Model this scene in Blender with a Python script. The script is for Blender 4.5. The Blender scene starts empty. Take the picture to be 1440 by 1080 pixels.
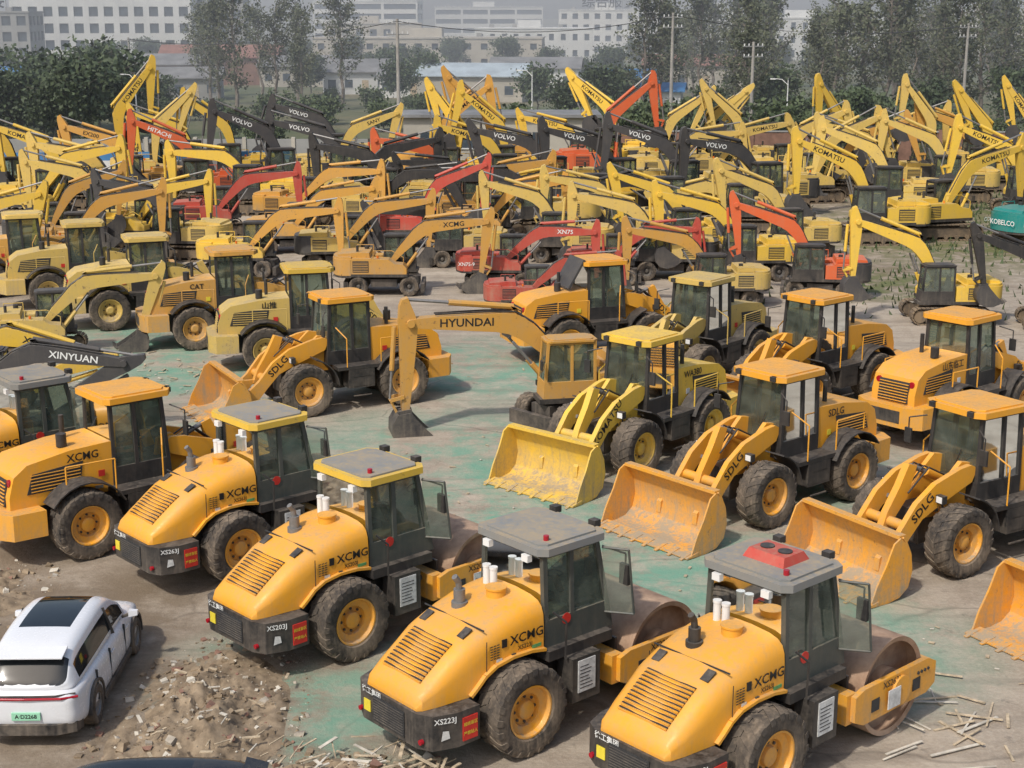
import bpy, math, random
from mathutils import Vector, Matrix, noise
R=math.radians
random.seed(7)
scene=bpy.context.scene
COL=scene.collection
# ------------------------------------------------------------------ materials
def newmat(name):
    m=bpy.data.materials.new(name); m.use_nodes=True
    nt=m.node_tree; return m,nt,nt.nodes['Principled BSDF']
def N(nt,t,**k):
    n=nt.nodes.new(t)
    for a,b in k.items(): setattr(n,a,b)
    return n
def L(nt,a,b): nt.links.new(a,b)
def noise_n(nt,scale,detail=5,rough=.6,vec=None):
    n=N(nt,'ShaderNodeTexNoise'); n.inputs['Scale'].default_value=scale; n.inputs['Detail'].default_value=detail; n.inputs['Roughness'].default_value=rough
    if vec is not None: L(nt,vec,n.inputs['Vector'])
    return n.outputs['Fac']
def mrange(nt,v,a,b,c=0,d=1):
    n=N(nt,'ShaderNodeMapRange'); L(nt,v,n.inputs[0])
    for i,x in zip((1,2,3,4),(a,b,c,d)): n.inputs[i].default_value=x
    return n.outputs[0]
def math_n(nt,op,a,b,clamp=False):
    n=N(nt,'ShaderNodeMath',operation=op); n.use_clamp=clamp
    for i,x in enumerate((a,b)):
        if isinstance(x,(int,float)): n.inputs[i].default_value=x
        else: L(nt,x,n.inputs[i])
    return n.outputs[0]
def mix(nt,f,a,b,mode='MIX'):
    n=N(nt,'ShaderNodeMix',data_type='RGBA',blend_type=mode)
    if isinstance(f,(int,float)): n.inputs[0].default_value=f
    else: L(nt,f,n.inputs[0])
    for i,x in ((6,a),(7,b)):
        if isinstance(x,tuple): n.inputs[i].default_value=(*x[:3],1)
        else: L(nt,x,n.inputs[i])
    return n.outputs[2]
DUST=(.33,.265,.18)
def paint(name,col,rough=.42,dirt=.55,bump=.15,rnd=.16,dust=DUST,top=.45,chips=.0):
    m,nt,b=newmat(name)
    g=N(nt,'ShaderNodeNewGeometry'); sp=N(nt,'ShaderNodeSeparateXYZ'); L(nt,g.outputs['Position'],sp.inputs[0])
    sn=N(nt,'ShaderNodeSeparateXYZ'); L(nt,g.outputs['Normal'],sn.inputs[0])
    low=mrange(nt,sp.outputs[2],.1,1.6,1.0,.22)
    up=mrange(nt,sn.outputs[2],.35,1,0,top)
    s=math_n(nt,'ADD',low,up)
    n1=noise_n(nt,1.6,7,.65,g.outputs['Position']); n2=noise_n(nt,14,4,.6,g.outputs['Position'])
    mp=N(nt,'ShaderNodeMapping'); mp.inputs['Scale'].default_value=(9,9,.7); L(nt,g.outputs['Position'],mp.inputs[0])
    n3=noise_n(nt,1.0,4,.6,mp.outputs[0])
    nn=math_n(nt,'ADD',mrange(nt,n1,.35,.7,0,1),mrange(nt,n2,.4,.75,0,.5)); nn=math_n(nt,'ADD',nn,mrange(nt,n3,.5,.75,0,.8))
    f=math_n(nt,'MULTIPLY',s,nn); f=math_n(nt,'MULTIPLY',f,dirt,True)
    oi=N(nt,'ShaderNodeObjectInfo')
    v=mrange(nt,oi.outputs['Random'],0,1,1-rnd,1+rnd*.6)
    hs=N(nt,'ShaderNodeHueSaturation'); hs.inputs['Color'].default_value=(*col,1); L(nt,v,hs.inputs['Value'])
    base=hs.outputs[0]
    if chips:
        cm=mrange(nt,noise_n(nt,5,9,.75,g.outputs['Position']),.60,.66,0,chips); base=mix(nt,cm,base,(.11,.06,.035))
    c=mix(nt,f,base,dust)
    L(nt,c,b.inputs['Base Color'])
    r=math_n(nt,'ADD',mrange(nt,n2,.3,.7,rough-.07,rough+.1),math_n(nt,'MULTIPLY',f,.4),True)
    L(nt,r,b.inputs['Roughness'])
    if bump:
        bp=N(nt,'ShaderNodeBump'); bp.inputs['Strength'].default_value=bump; bp.inputs['Distance'].default_value=.02
        L(nt,n2,bp.inputs['Height']); L(nt,bp.outputs[0],b.inputs['Normal'])
    return m
def plain(name,col,rough=.7,var=.25,scale=2.0,metal=0,col2=None,bump=.3):
    m,nt,b=newmat(name); g=N(nt,'ShaderNodeNewGeometry')
    n1=noise_n(nt,scale,7,.65,g.outputs['Position'])
    c2=col2 or tuple(x*(1-var) for x in col)
    c=mix(nt,mrange(nt,n1,.35,.65),tuple(min(1,x*(1+var*.5)) for x in col),c2)
    L(nt,c,b.inputs['Base Color']); b.inputs['Roughness'].default_value=rough; b.inputs['Metallic'].default_value=metal
    if bump:
        bp=N(nt,'ShaderNodeBump'); bp.inputs['Strength'].default_value=bump; bp.inputs['Distance'].default_value=.03
        L(nt,noise_n(nt,scale*8,4,.6,g.outputs['Position']),bp.inputs['Height']); L(nt,bp.outputs[0],b.inputs['Normal'])
    return m
def glass_mat(name,tint,alpha=.5):
    m=bpy.data.materials.new(name); m.use_nodes=True; nt=m.node_tree; nt.nodes.clear()
    o=N(nt,'ShaderNodeOutputMaterial'); t=N(nt,'ShaderNodeBsdfTransparent'); t.inputs[0].default_value=(*tint,1)
    gl=N(nt,'ShaderNodeBsdfGlossy'); gl.inputs['Roughness'].default_value=.04; gl.inputs[0].default_value=(.85,.9,.9,1)
    d=N(nt,'ShaderNodeBsdfDiffuse'); d.inputs[0].default_value=(.26,.30,.24,1)
    fr=N(nt,'ShaderNodeFresnel'); fr.inputs[0].default_value=1.6
    m1=N(nt,'ShaderNodeMixShader'); L(nt,d.outputs[0],m1.inputs[1]); L(nt,t.outputs[0],m1.inputs[2])
    g=N(nt,'ShaderNodeNewGeometry'); L(nt,mrange(nt,noise_n(nt,2.5,5,.6,g.outputs['Position']),.35,.7,1-alpha*.5,1-alpha*1.3),m1.inputs[0])
    m2=N(nt,'ShaderNodeMixShader'); f=math_n(nt,'ADD',fr.outputs[0],.05,True); L(nt,f,m2.inputs[0]); L(nt,m1.outputs[0],m2.inputs[1]); L(nt,gl.outputs[0],m2.inputs[2])
    L(nt,m2.outputs[0],o.inputs[0]); return m
M={}
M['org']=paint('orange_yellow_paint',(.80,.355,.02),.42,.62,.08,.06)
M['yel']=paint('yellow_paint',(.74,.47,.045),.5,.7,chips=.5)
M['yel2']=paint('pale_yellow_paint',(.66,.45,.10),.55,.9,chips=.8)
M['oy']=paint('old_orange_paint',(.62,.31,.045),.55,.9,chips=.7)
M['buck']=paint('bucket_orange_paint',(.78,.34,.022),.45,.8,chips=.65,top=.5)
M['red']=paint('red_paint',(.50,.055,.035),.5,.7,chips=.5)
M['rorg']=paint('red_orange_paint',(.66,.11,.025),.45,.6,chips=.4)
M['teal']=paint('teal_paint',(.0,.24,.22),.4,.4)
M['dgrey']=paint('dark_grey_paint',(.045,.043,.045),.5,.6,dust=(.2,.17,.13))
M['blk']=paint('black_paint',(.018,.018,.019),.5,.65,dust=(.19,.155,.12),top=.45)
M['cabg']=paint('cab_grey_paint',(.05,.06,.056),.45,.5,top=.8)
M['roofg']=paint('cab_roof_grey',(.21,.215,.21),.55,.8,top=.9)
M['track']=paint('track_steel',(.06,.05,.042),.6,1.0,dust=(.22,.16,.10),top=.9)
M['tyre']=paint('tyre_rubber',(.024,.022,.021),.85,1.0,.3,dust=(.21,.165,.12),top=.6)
M['white']=paint('white_paint',(.75,.75,.73),.4,.25)
M['wcar']=paint('pearl_white_car_paint',(.68,.69,.71),.2,.1,0,0)
M['bcar']=paint('black_car_paint',(.012,.013,.016),.15,.12,0,0)
M['rust']=plain('rusty_drum_steel',(.42,.285,.19),.65,.4,1.5,0,(.25,.15,.095))
M['chrome']=plain('steel_rod',(.22,.21,.20),.5,.2,5,.3,bump=0)
M['glass']=glass_mat('cab_glass',(.62,.72,.66),.26)
M['dglass']=plain('dark_glass',(.015,.018,.02),.06,.3,1,bump=0)
M['int']=plain('cab_interior',(.035,.035,.035),.7,.3,8)
M['label']=plain('black_lettering',(.015,.015,.015),.5,.1,5,bump=0)
M['wlabel']=plain('white_lettering',(.75,.75,.72),.5,.1,5,bump=0)
M['rsign']=plain('red_placard',(.55,.03,.02),.5,.15,5,bump=0)
M['ysign']=plain('yellow_placard',(.75,.60,.05),.5,.15,5,bump=0)
M['gsign']=plain('white_placard',(.6,.6,.58),.5,.3,9,bump=0)
M['grsign']=plain('green_sticker',(.10,.32,.12),.5,.3,9,bump=0)
M['tail']=plain('tail_light_red',(.35,.01,.02),.2,.1,5,bump=0)
M['amber']=plain('amber_lamp',(.7,.16,.02),.2,.1,5,bump=0)
M['plate']=plain('green_number_plate',(.30,.62,.42),.4,.1,5,bump=0)
# ------------------------------------------------------------------ mesh builder
_txt={}
def text_geo(s):
    if s in _txt: return _txt[s]
    cu=bpy.data.curves.new('t','FONT'); cu.body=s; cu.size=1; cu.align_x='CENTER'; cu.align_y='CENTER'; cu.resolution_u=2; cu.offset=.014
    ob=bpy.data.objects.new('t',cu); COL.objects.link(ob)
    dg=bpy.context.evaluated_depsgraph_get(); me=bpy.data.meshes.new_from_object(ob.evaluated_get(dg))
    r=([v.co.copy() for v in me.vertices],[tuple(p.vertices) for p in me.polygons])
    bpy.data.objects.remove(ob); bpy.data.meshes.remove(me); bpy.data.curves.remove(cu)
    _txt[s]=r; return r
class MB:
    def __init__(s): s.v=[];s.f=[];s.m=[];s.mats=[];s.X=Matrix.Identity(4)
    def mi(s,m):
        m=M[m] if isinstance(m,str) else m
        if m not in s.mats: s.mats.append(m)
        return s.mats.index(m)
    def add(s,vs,fs,mat):
        o=len(s.v); X=s.X; s.v.extend([X@Vector(v) for v in vs]); k=s.mi(mat)
        for f in fs: s.f.append([o+i for i in f]); s.m.append(k)
    def hull(s,b,t,mat):
        s.add(list(b)+list(t),[(3,2,1,0),(4,5,6,7),(0,1,5,4),(1,2,6,5),(2,3,7,6),(3,0,4,7)],mat)
    def box(s,x0,x1,y0,y1,z0,z1,mat):
        s.hull([(x0,y0,z0),(x1,y0,z0),(x1,y1,z0),(x0,y1,z0)],[(x0,y0,z1),(x1,y0,z1),(x1,y1,z1),(x0,y1,z1)],mat)
    def beam(s,p0,p1,w,h,mat,up=(0,0,1)):
        p0=Vector(p0);p1=Vector(p1); d=(p1-p0).normalized(); u=Vector(up)
        if abs(d.dot(u))>.98: u=Vector((1,0,0))
        a=d.cross(u).normalized()*w/2; b=a.normalized().cross(d)*h/2
        s.hull([p0-a-b,p0+a-b,p0+a+b,p0-a+b],[p1-a-b,p1+a-b,p1+a+b,p1-a+b],mat)
    def prism(s,pr,a,b,mat,axis='y',inset=0):
        n=len(pr)
        if axis=='y': V=[(x,a,z) for x,z in pr]+[(x,b,z) for x,z in pr]
        elif axis=='z': V=[(x,y,a) for x,y in pr]+[(x,y,b) for x,y in pr]
        else: V=[(a,y,z) for y,z in pr]+[(b,y,z) for y,z in pr]
        s.add(V,[tuple(range(n)),tuple(range(2*n-1,n-1,-1))]+[(i,i+n,(i+1)%n+n,(i+1)%n) for i in range(n)],mat)
    def cyl(s,p0,p1,r0,mat,r1=None,n=12):
        r1=r0 if r1 is None else r1
        p0=Vector(p0);p1=Vector(p1);d=(p1-p0).normalized(); u=Vector((0,0,1)) if abs(d.z)<.95 else Vector((1,0,0))
        a=d.cross(u).normalized(); b=a.cross(d)
        V=[]
        for p,r in ((p0,r0),(p1,r1)):
            for i in range(n):
                t=2*math.pi*i/n; V.append(p+a*r*math.cos(t)+b*r*math.sin(t))
        s.add(V,[tuple(range(n-1,-1,-1)),tuple(range(n,2*n))]+[(i,(i+1)%n,(i+1)%n+n,i+n) for i in range(n)],mat)
    def tube(s,pts,r,mat,n=6):
        for a,b in zip(pts,pts[1:]): s.cyl(a,b,r,mat,n=n)
    def lathe(s,pr,c,mat,n=24,axis='y'):
        c=Vector(c); V=[]; k=len(pr)
        for i in range(n):
            t=2*math.pi*i/n
            for r,h in pr:
                if axis=='y': V.append(c+Vector((r*math.cos(t),h,r*math.sin(t))))
                else: V.append(c+Vector((r*math.cos(t),r*math.sin(t),h)))
        s.add(V,[(i*k+j,i*k+j+1,((i+1)%n)*k+j+1,((i+1)%n)*k+j) for i in range(n) for j in range(k-1)],mat)
    def loft(s,secs,mat,matfn=None,caps=True):
        n=len(secs[0]); V=[p for q in secs for p in q]; base=len(s.f)
        s.add(V,[(i*n+j,i*n+(j+1)%n,(i+1)*n+(j+1)%n,(i+1)*n+j) for i in range(len(secs)-1) for j in range(n)],mat)
        if matfn:
            k=base
            for i in range(len(secs)-1):
                for j in range(n):
                    s.m[k]=s.mi(matfn(i,j) or mat); k+=1
        if caps:
            o=len(s.v)-len(V); km=s.mi(mat)
            s.f.append([o+i for i in range(n-1,-1,-1)]); s.m.append(km)
            e=o+(len(secs)-1)*n; s.f.append([e+i for i in range(n)]); s.m.append(km)
    def text(s,t,size,o,xd,yd,mat='label',sx=1.0):
        vs,fs=text_geo(t); o=Vector(o);xd=Vector(xd).normalized();yd=Vector(yd).normalized()
        s.add([o+xd*v.x*size*sx+yd*v.y*size for v in vs],fs,mat)
    def sidetext(s,t,size,x,z,y,mat='label',d=(1,0,0),sx=1.0):
        d=Vector(d); u=Vector((-d.z,0,d.x))
        s.text(t,size,(x,-y,z),d,u,mat,sx)
        s.text(t,size,(x,y,z),-d,u,mat,sx)
    def obj(s,name,loc=(0,0,0),yaw=0,sc=1.0,bevel=0,seg=2,ang=33,sub=0):
        me=bpy.data.meshes.new(name); me.from_pydata([tuple(v) for v in s.v],[],s.f)
        for m in s.mats: me.materials.append(m)
        me.polygons.foreach_set('material_index',s.m); me.polygons.foreach_set('use_smooth',[True]*len(s.f))
        me.update()
        if not sub:
            try: me.set_sharp_from_angle(angle=R(ang))
            except Exception: pass
        ob=bpy.data.objects.new(name,me); COL.objects.link(ob)
        ob.location=loc; ob.rotation_euler=(0,0,R(yaw)); ob.scale=(sc,)*3
        if bevel:
            b=ob.modifiers.new('bevel','BEVEL'); b.width=bevel; b.segments=seg; b.limit_method='ANGLE'; b.angle_limit=R(35); b.harden_normals=True
        if sub:
            b=ob.modifiers.new('sub','SUBSURF'); b.levels=sub; b.render_levels=sub
        return ob
# ------------------------------------------------------------------ shared parts
def tyre(mb,x,y,Rr,W,rim,side=1,n=32,lugs=22,axr=0):
    h=W/2
    c=(x,y,Rr)
    prof=[(Rr*.56,-h*.75),(Rr*.62,-h*.95),(Rr*.8,-h*1.04),(Rr*.93,-h*.98),(Rr*.975,-h*.8),(Rr*.975,h*.8),(Rr*.93,h*.98),(Rr*.8,h*1.04),(Rr*.62,h*.95),(Rr*.56,h*.75)]
    mb.lathe(prof,c,'tyre',n)
    rr=[(Rr*.56,side*h*.75),(Rr*.58,side*h*.86),(Rr*.54,side*h*.86),(Rr*.50,side*h*.6),(Rr*.36,side*h*.45),(Rr*.34,side*h*.2),(Rr*.22,side*h*.2),(Rr*.20,side*h*.5),(Rr*.13,side*h*.62),(.001,side*h*.62)]
    mb.lathe(rr,c,rim,max(16,n-8))
    mb.lathe([(Rr*.56,-side*h*.75),(.01,-side*h*.5)],c,'blk',16)
    for k in range(8):
        t=k*math.pi/4; mb.cyl((x+Rr*.28*math.cos(t),y+side*h*.18,Rr+Rr*.28*math.sin(t)),(x+Rr*.28*math.cos(t),y+side*h*.30,Rr+Rr*.28*math.sin(t)),Rr*.035,'blk',n=5)
    if lugs:
        dt=2*math.pi/lugs
        for k in range(lugs):
            for sg in (-1,1):
                t0=k*dt+(dt/2 if sg>0 else 0); V=[]
                for yy,ro,ri,sk in ((-.05*h,Rr*1.0,Rr*.96,.0),(.62*h,Rr*1.0,Rr*.95,.5),(1.0*h,Rr*.965,Rr*.90,.8),(1.08*h,Rr*.86,Rr*.82,.85)):
                    for th,r in ((t0+sk*dt-dt*.24,ri),(t0+sk*dt-dt*.24,ro),(t0+sk*dt+dt*.24,ro),(t0+sk*dt+dt*.24,ri)):
                        V.append((x+r*math.cos(th),y+sg*yy,Rr+r*math.sin(th)))
                fs=[(0,1,2,3),(15,14,13,12)]
                for q in range(3):
                    for j in range(4): fs.append((q*4+j,q*4+(j+1)%4,q*4+4+(j+1)%4,q*4+4+j))
                mb.add(V,fs,'tyre')
def cab(mb,x0,x1,y0,y1,z0,z1,fs=.0,frame='cabg',roof='roofg',ov=.12,low=.28,mid=.45,rt=.12,lowmat=None,seat=True,back=True,rim=None):
    zp=z0+(z1-z0)*low
    fx=lambda z: x1+fs*(1-(z-z0)/(z1-z0))
    lm=lowmat or frame
    mb.hull([(x0,y0,z0),(fx(z0),y0,z0),(fx(z0),y1,z0),(x0,y1,z0)],[(x0,y0,zp),(fx(zp),y0,zp),(fx(zp),y1,zp),(x0,y1,zp)],lm)
    w=.09
    ti=.05
    def pil(x,y,xt,yt): mb.beam((x,y,zp-.02),(xt,yt,z1),w,w,frame,up=(1,0,0))
    ys=(y0+w/2,y1-w/2); yt=(y0+w/2+ti,y1-w/2-ti)
    xm=x0+(x1-x0)*mid
    for a,b in zip(ys,yt):
        pil(x0+w/2,a,x0+w/2,b); pil(fx(zp)-w/2,a,fx(z1)-w/2,b); pil(xm,a,xm,b)
        mb.beam((x0,b,z1-.04),(fx(z1),b,z1-.04),w,.09,frame)
    for xx in (x0+w/2,fx(z1)-w/2): mb.beam((xx,yt[0],z1-.04),(xx,yt[1],z1-.04),w,.088,frame)
    g=.04
    for a,b in ((y0+g,y0+g+ti),(y1-g,y1-g-ti)):
        mb.add([(x0+.05,a,zp),(fx(zp)-.05,a,zp),(fx(z1)-.05,b,z1-.05),(x0+.05,b,z1-.05)],[(0,1,2,3)],'glass')
    mb.add([(fx(zp)-.03,y0+.07,zp),(fx(zp)-.03,y1-.07,zp),(fx(z1)-.03,y1-.1,z1-.05),(fx(z1)-.03,y0+.1,z1-.05)],[(0,1,2,3)],'glass')
    mb.add([(x0+.03,y0+.07,zp),(x0+.03,y1-.07,zp),(x0+.03,y1-.1,z1-.05),(x0+.03,y0+.1,z1-.05)],[(0,1,2,3)],'glass')
    # windscreen wiper, door handle
    ym=(y0+y1)/2; mb.tube([(fx(zp)+.01,ym,zp+.03),(fx(z1)*.4+fx(zp)*.6+.01,ym+.22,zp+(z1-zp)*.45)],.012,'blk',4)
    if seat:
        yc=(y0+y1)/2; xs=x0+(x1-x0)*.3
        mb.box(xs-.1,xs+.4,yc-.24,yc+.24,zp-.05,zp+.14,'int'); mb.hull([(xs-.2,yc-.24,zp),(xs-.05,yc-.24,zp),(xs-.05,yc+.24,zp),(xs-.2,yc+.24,zp)],[(xs-.3,yc-.2,zp+.75),(xs-.2,yc-.2,zp+.75),(xs-.2,yc+.2,zp+.75),(xs-.3,yc+.2,zp+.75)],'int')
        mb.beam((xs+.75,yc,zp),(xs+.6,yc,zp+.35),.1,.1,'int'); mb.lathe([(.15,-.015),(.18,0),(.15,.015)],(xs+.58,yc,zp+.38),'int',12,'z')
    X0,X1,Y0,Y1=x0-ov*.7,fx(z1)+ov,y0-ov*.4,y1+ov*.4; c=.14
    pr=[(X0+c,Y0),(X1-c,Y0),(X1,Y0+c*1.4),(X1,Y1-c*1.4),(X1-c,Y1),(X0+c,Y1),(X0,Y1-c),(X0,Y0+c)]
    mb.prism(pr,z1-.01,z1+rt,rim or roof,'z')
    cx,cy=(X0+X1)/2,(Y0+Y1)/2
    mb.prism([(cx+(x-cx)*.86,cy+(y-cy)*.86) for x,y in pr],z1+rt,z1+rt+.035,roof,'z')
# ------------------------------------------------------------------ road roller
def roller(loc,yaw,name_txt='XS223J',roof='roofg',rim=None,ac=False,exh='chrome'):
    mb=MB(); Y='org'
    for sgn in (-1,1): tyre(mb,0,sgn*1.0,.8,.58,'org',sgn,40,20)
    mb.cyl((0,-.8,.8),(0,.8,.8),.22,'blk')
    mb.box(-1.5,1.5,-.6,.6,.55,1.2,'blk')
    mb.prism([(-1.98,-.72),(-1.98,.72),(-1.85,.98),(-1.45,1.12),(-1.0,1.12),(-1.0,.62),(-.9,.6),(-.9,-.6),(-1.0,-.62),(-1.0,-1.12),(-1.45,-1.12),(-1.85,-.98)],.62,1.22,'blk','z')
    mb.box(-2.0,-1.985,-.42,.42,.70,1.14,'int')
    for i in range(9): mb.box(-2.012,-2.0,-.40,.40,.73+i*.045,.745+i*.045,'dgrey')
    st=[(-1.93,.66,1.30,1.225),(-1.85,.72,1.47,1.225),(-1.6,.77,1.68,1.225),(-1.25,.80,1.93,1.225),(-.98,.83,2.10,1.225),(-.86,.84,2.15,1.33),(-.68,.85,2.22,1.50),(-.45,.85,2.31,1.61),(-.1,.86,2.41,1.67),(.3,.86,2.48,1.66),(.62,.86,2.50,1.60)]
    secs=[]
    for x,w,zt,zb in st:
        h=zt-zb; half=[(w,zb),(w*1.0,zb+h*.5),(w*.985,zt-min(.26,h*.4)),(w*.93,zt-min(.13,h*.22)),(w*.82,zt-min(.05,h*.1)),(w*.62,zt),(w*.2,zt+.03)]
        secs.append([(x,-a,b) for a,b in half]+[(x,a,b) for a,b in reversed(half)])
    mb.loft(secs,Y)
    for sgn in (-1,1):
        ed=[(x,sgn*(w+.03),zb+.03) for x,w,zt,zb in st[4:]]
        for p,q in zip(ed,ed[1:]): mb.beam(p,q,.10,.05,Y)
    def ztop(x):
        for a,b in zip(st,st[1:]):
            if a[0]<=x<=b[0]:
                t=(x-a[0])/(b[0]-a[0]); return a[2]+(b[2]-a[2])*t
    for i in range(11):
        x=-1.72+i*.062
        mb.beam((x,-.5,ztop(x)+.028),(x,.5,ztop(x)+.028),.03,.022,Y)
        mb.beam((x+.03,-.5,ztop(x+.03)+.022),(x+.03,.5,ztop(x+.03)+.022),.03,.012,'int')
    mb.beam((-.62,-.78,2.262),(-.62,.78,2.262),.02,.02,'int')
    for sgn in (-1,1):
        yy=sgn*.862
        a,b=sorted((yy,yy+sgn*.006)); mb.box(-.64,-.625,a,b,1.56,2.1,'int'); 
        for q in range(6):
            for p in range(3): mb.box(-.55+p*.07,-.50+p*.07,a,b,1.75+q*.045,1.765+q*.045,'int')
        a,b=sorted((yy,yy+sgn*.03)); mb.box(-.1,-.02,a,b,1.70,1.74,'blk')
        a,b=sorted((sgn*.86,sgn*.868)); mb.box(.36,.56,a,b,1.70,1.76,'grsign'); mb.box(-.42,-.30,a,b,1.68,1.73,'gsign')
    mb.cyl((-.35,.18,2.3),(-.35,.18,2.42),.14,'blk' if exh=='blk' else 'chrome',n=16)
    mb.cyl((-.35,.18,2.40),(-.35,.18,2.64),.10,exh,n=14); mb.tube([(-.35,.18,2.62),(-.37,.18,2.77),(-.45,.18,2.88)],.055,exh,10)
    mb.cyl((.2,-.12,2.46),(.2,-.12,2.60),.17,Y,n=18); mb.cyl((.2,-.12,2.60),(.2,-.12,2.63),.19,Y,n=18)
    for yy in (.18,.36): mb.cyl((.40,yy,2.44),(.40,yy,2.80),.065,'white',n=12); mb.cyl((.40,yy,2.80),(.40,yy,2.84),.075,'white',n=12)
    mb.beam((-.9,-.5,2.14),(-.7,-.5,2.25),.16,.02,'blk'); mb.beam((-.9,.5,2.14),(-.7,.5,2.25),.16,.02,'blk')
    for sgn in (-1,1):
        mb.text('XCMG',.23,(.24 ,sgn*.872,1.97),(-sgn,0,0),(0,0,1),'label',1.1); mb.text(name_txt,.11,(.20,sgn*.870,1.80),(-sgn,0,0),(0,0,1))
        a,b=sorted((sgn*.85,sgn*.872)); mb.box(-.30,-.20,a,b,1.90,2.04,'label')
    for sgn in (-1,1):
        yy=sgn*1.125
        mb.box(-1.36,-1.06,min(yy,yy+sgn*.02),max(yy,yy+sgn*.02),.70,1.10,'rsign')
        mb.text('视线盲区',.072,(-1.21,yy+sgn*.025,.98),(-sgn,0,0),(0,0,1),'ysign'); mb.text('严禁站人',.072,(-1.21,yy+sgn*.025,.82),(-sgn,0,0),(0,0,1),'ysign')
    mb.text('徐工集团',.13,(-1.985,.48,1.16),(0,-1,0),(0,0,1),'wlabel'); 
    mb.box(-2.0,-1.985,.50,.68,.8,1.0,'ysign')
    d=Vector((.40,-.14,0)).normalized(); nn=Vector((-.33,-.94,0)).normalized()
    mb.text(name_txt,.13,Vector((-1.655,-1.06,1.12))+nn*.012,d,(0,0,1),'wlabel')
    o=Vector((-1.66,-1.055,.86))+nn*.01; mb.add([o-d*.07-Vector((0,0,.08)),o+d*.08-Vector((0,0,.05)),o+d*.06+Vector((0,0,.08)),o-d*.04+Vector((0,0,.09))],[(0,1,2,3)],'gsign')
    for yy in (-.8,.8): mb.cyl((-1.99,yy*1.02,.76),(-1.93,yy*1.02,.76),.045,'tail',n=10)
    for sgn in (-1,1):
        a,b=sorted((sgn*.82,sgn*1.2)); mb.box(.98,1.62,a,b,.62,1.42,'blk')
        a,b=sorted((sgn*1.2,sgn*1.215)); mb.box(1.1,1.5,a,b,.78,1.36,'gsign')
        for q in range(7): 
            a,b=sorted((sgn*1.215,sgn*1.219)); mb.box(1.14,1.45-random.random()*.12,a,b,.85+q*.065,.865+q*.065,'int')
        mb.tube([(.9,sgn*1.1,1.45),(.9,sgn*1.12,2.1),(.7,sgn*1.0,2.3)],.02,'blk')
    mb.box(.62,2.1,-1.0,1.0,1.42,1.60,'blk')
    cab(mb,.66,1.95,-.84,.84,1.58,3.26,.32,'cabg',roof,.16,.30,.5,.12,rim=rim)
    mb.cyl((.9,-.6,3.38),(.9,-.6,3.5),.05,'tail',n=10)
    for yy in (-.5,.5): mb.box(2.05,2.2,yy-.08,yy+.08,3.36,3.48,'blk'); mb.box(.5,.6,yy-.08,yy+.08,3.1,3.22,'white')
    if ac:
        mb.hull([(1.05,-.42,3.40),(1.75,-.42,3.40),(1.75,.42,3.40),(1.05,.42,3.40)],[(1.15,-.36,3.56),(1.65,-.36,3.56),(1.65,.36,3.56),(1.15,.36,3.56)],'red')
        for q in (-.18,.18): mb.cyl((1.4,q,3.56),(1.4,q,3.58),.12,'blk',n=14)
    for sgn in (-1,1):
        mb.tube([(2.02,sgn*.8,3.1),(2.25,sgn*1.15,3.0),(2.25,sgn*1.15,2.6)],.018,'blk'); mb.box(2.2,2.27,sgn*1.15-.1,sgn*1.15+.1,2.45,2.82,'blk')
    mb.cyl((1.15,-.855,2.02),(1.15,-.846,2.02),.10,'rsign',n=16)
    mb.add([(2.05,-.86,1.9),(2.35,-1.28,1.9),(2.22,-1.25,3.1),(1.98,-.84,3.1)],[(0,1,2,3)],'glass')
    mb.tube([(2.05,-.86,1.9),(2.35,-1.28,1.9),(2.22,-1.25,3.1),(1.98,-.84,3.1)],.022,'cabg')
    mb.box(1.5,2.3,-.35,.35,.6,1.2,'blk'); mb.cyl((1.95,0,.5),(1.95,0,1.4),.17,Y)
    dc=3.38; Rd=.88
    mb.lathe([(Rd*.9,-1.04),(Rd,-1.06),(Rd,1.06),(Rd*.9,1.04)],(dc,0,Rd),'rust',56)
    for sgn in (-1,1):
        mb.lathe([(Rd*.985,sgn*1.05),(Rd*.96,sgn*.8),(.3,sgn*.8),(.3,sgn*.98),(.01,sgn*.98)],(dc,0,Rd),'rust',40)
        pr=[(2.1,.68),(2.1,1.12),(2.35,1.2),(4.2,1.2),(4.45,1.08),(4.45,.68),(4.2,.56),(2.35,.56)]
        a,b=sorted((sgn*1.12,sgn*1.22)); mb.prism(pr,a,b,Y)
        a,b=sorted((sgn*1.222,sgn*1.232))
        for xx in (2.55,3.75): mb.box(xx,xx+.22,a,b,.72,.94,'int')
        mb.lathe([(.26,sgn*1.22),(.26,sgn*1.27),(.01,sgn*1.27)],(dc,0,.88),Y,18)
        for q in range(4): mb.cyl((3.9+q*.1,sgn*1.22,1.02),(3.9+q*.1,sgn*1.24,1.02),.03,'int',n=8)
    mb.box(2.0,2.25,-1.115,1.115,.62,1.15,Y); mb.box(4.29,4.43,-1.115,1.115,.62,1.10,Y)
    mb.text(name_txt,.17,(3.1,-1.235,1.10),(1,0,0),(0,0,1)) 
    mb.box(2.95,3.3,-1.29,-1.275,.66,1.0,'gsign')
    mb.beam((2.3,-.9,1.2),(2.42,.9,1.2),.05,.3,'blk')
    mb.cyl((1.2,.45,1.1),(2.2,.8,1.0),.06,'blk'); mb.cyl((1.2,-.45,1.1),(2.2,-.8,1.0),.06,'blk')
    for q in range(4): mb.tube([(1.7,-.3+q*.2,1.3),(1.95,-.35+q*.22,1.55),(2.3,-.4+q*.25,1.2)],.025,'blk')
    return mb.obj('road_roller',(loc[0],loc[1],0),yaw,1,.014,2)
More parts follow.
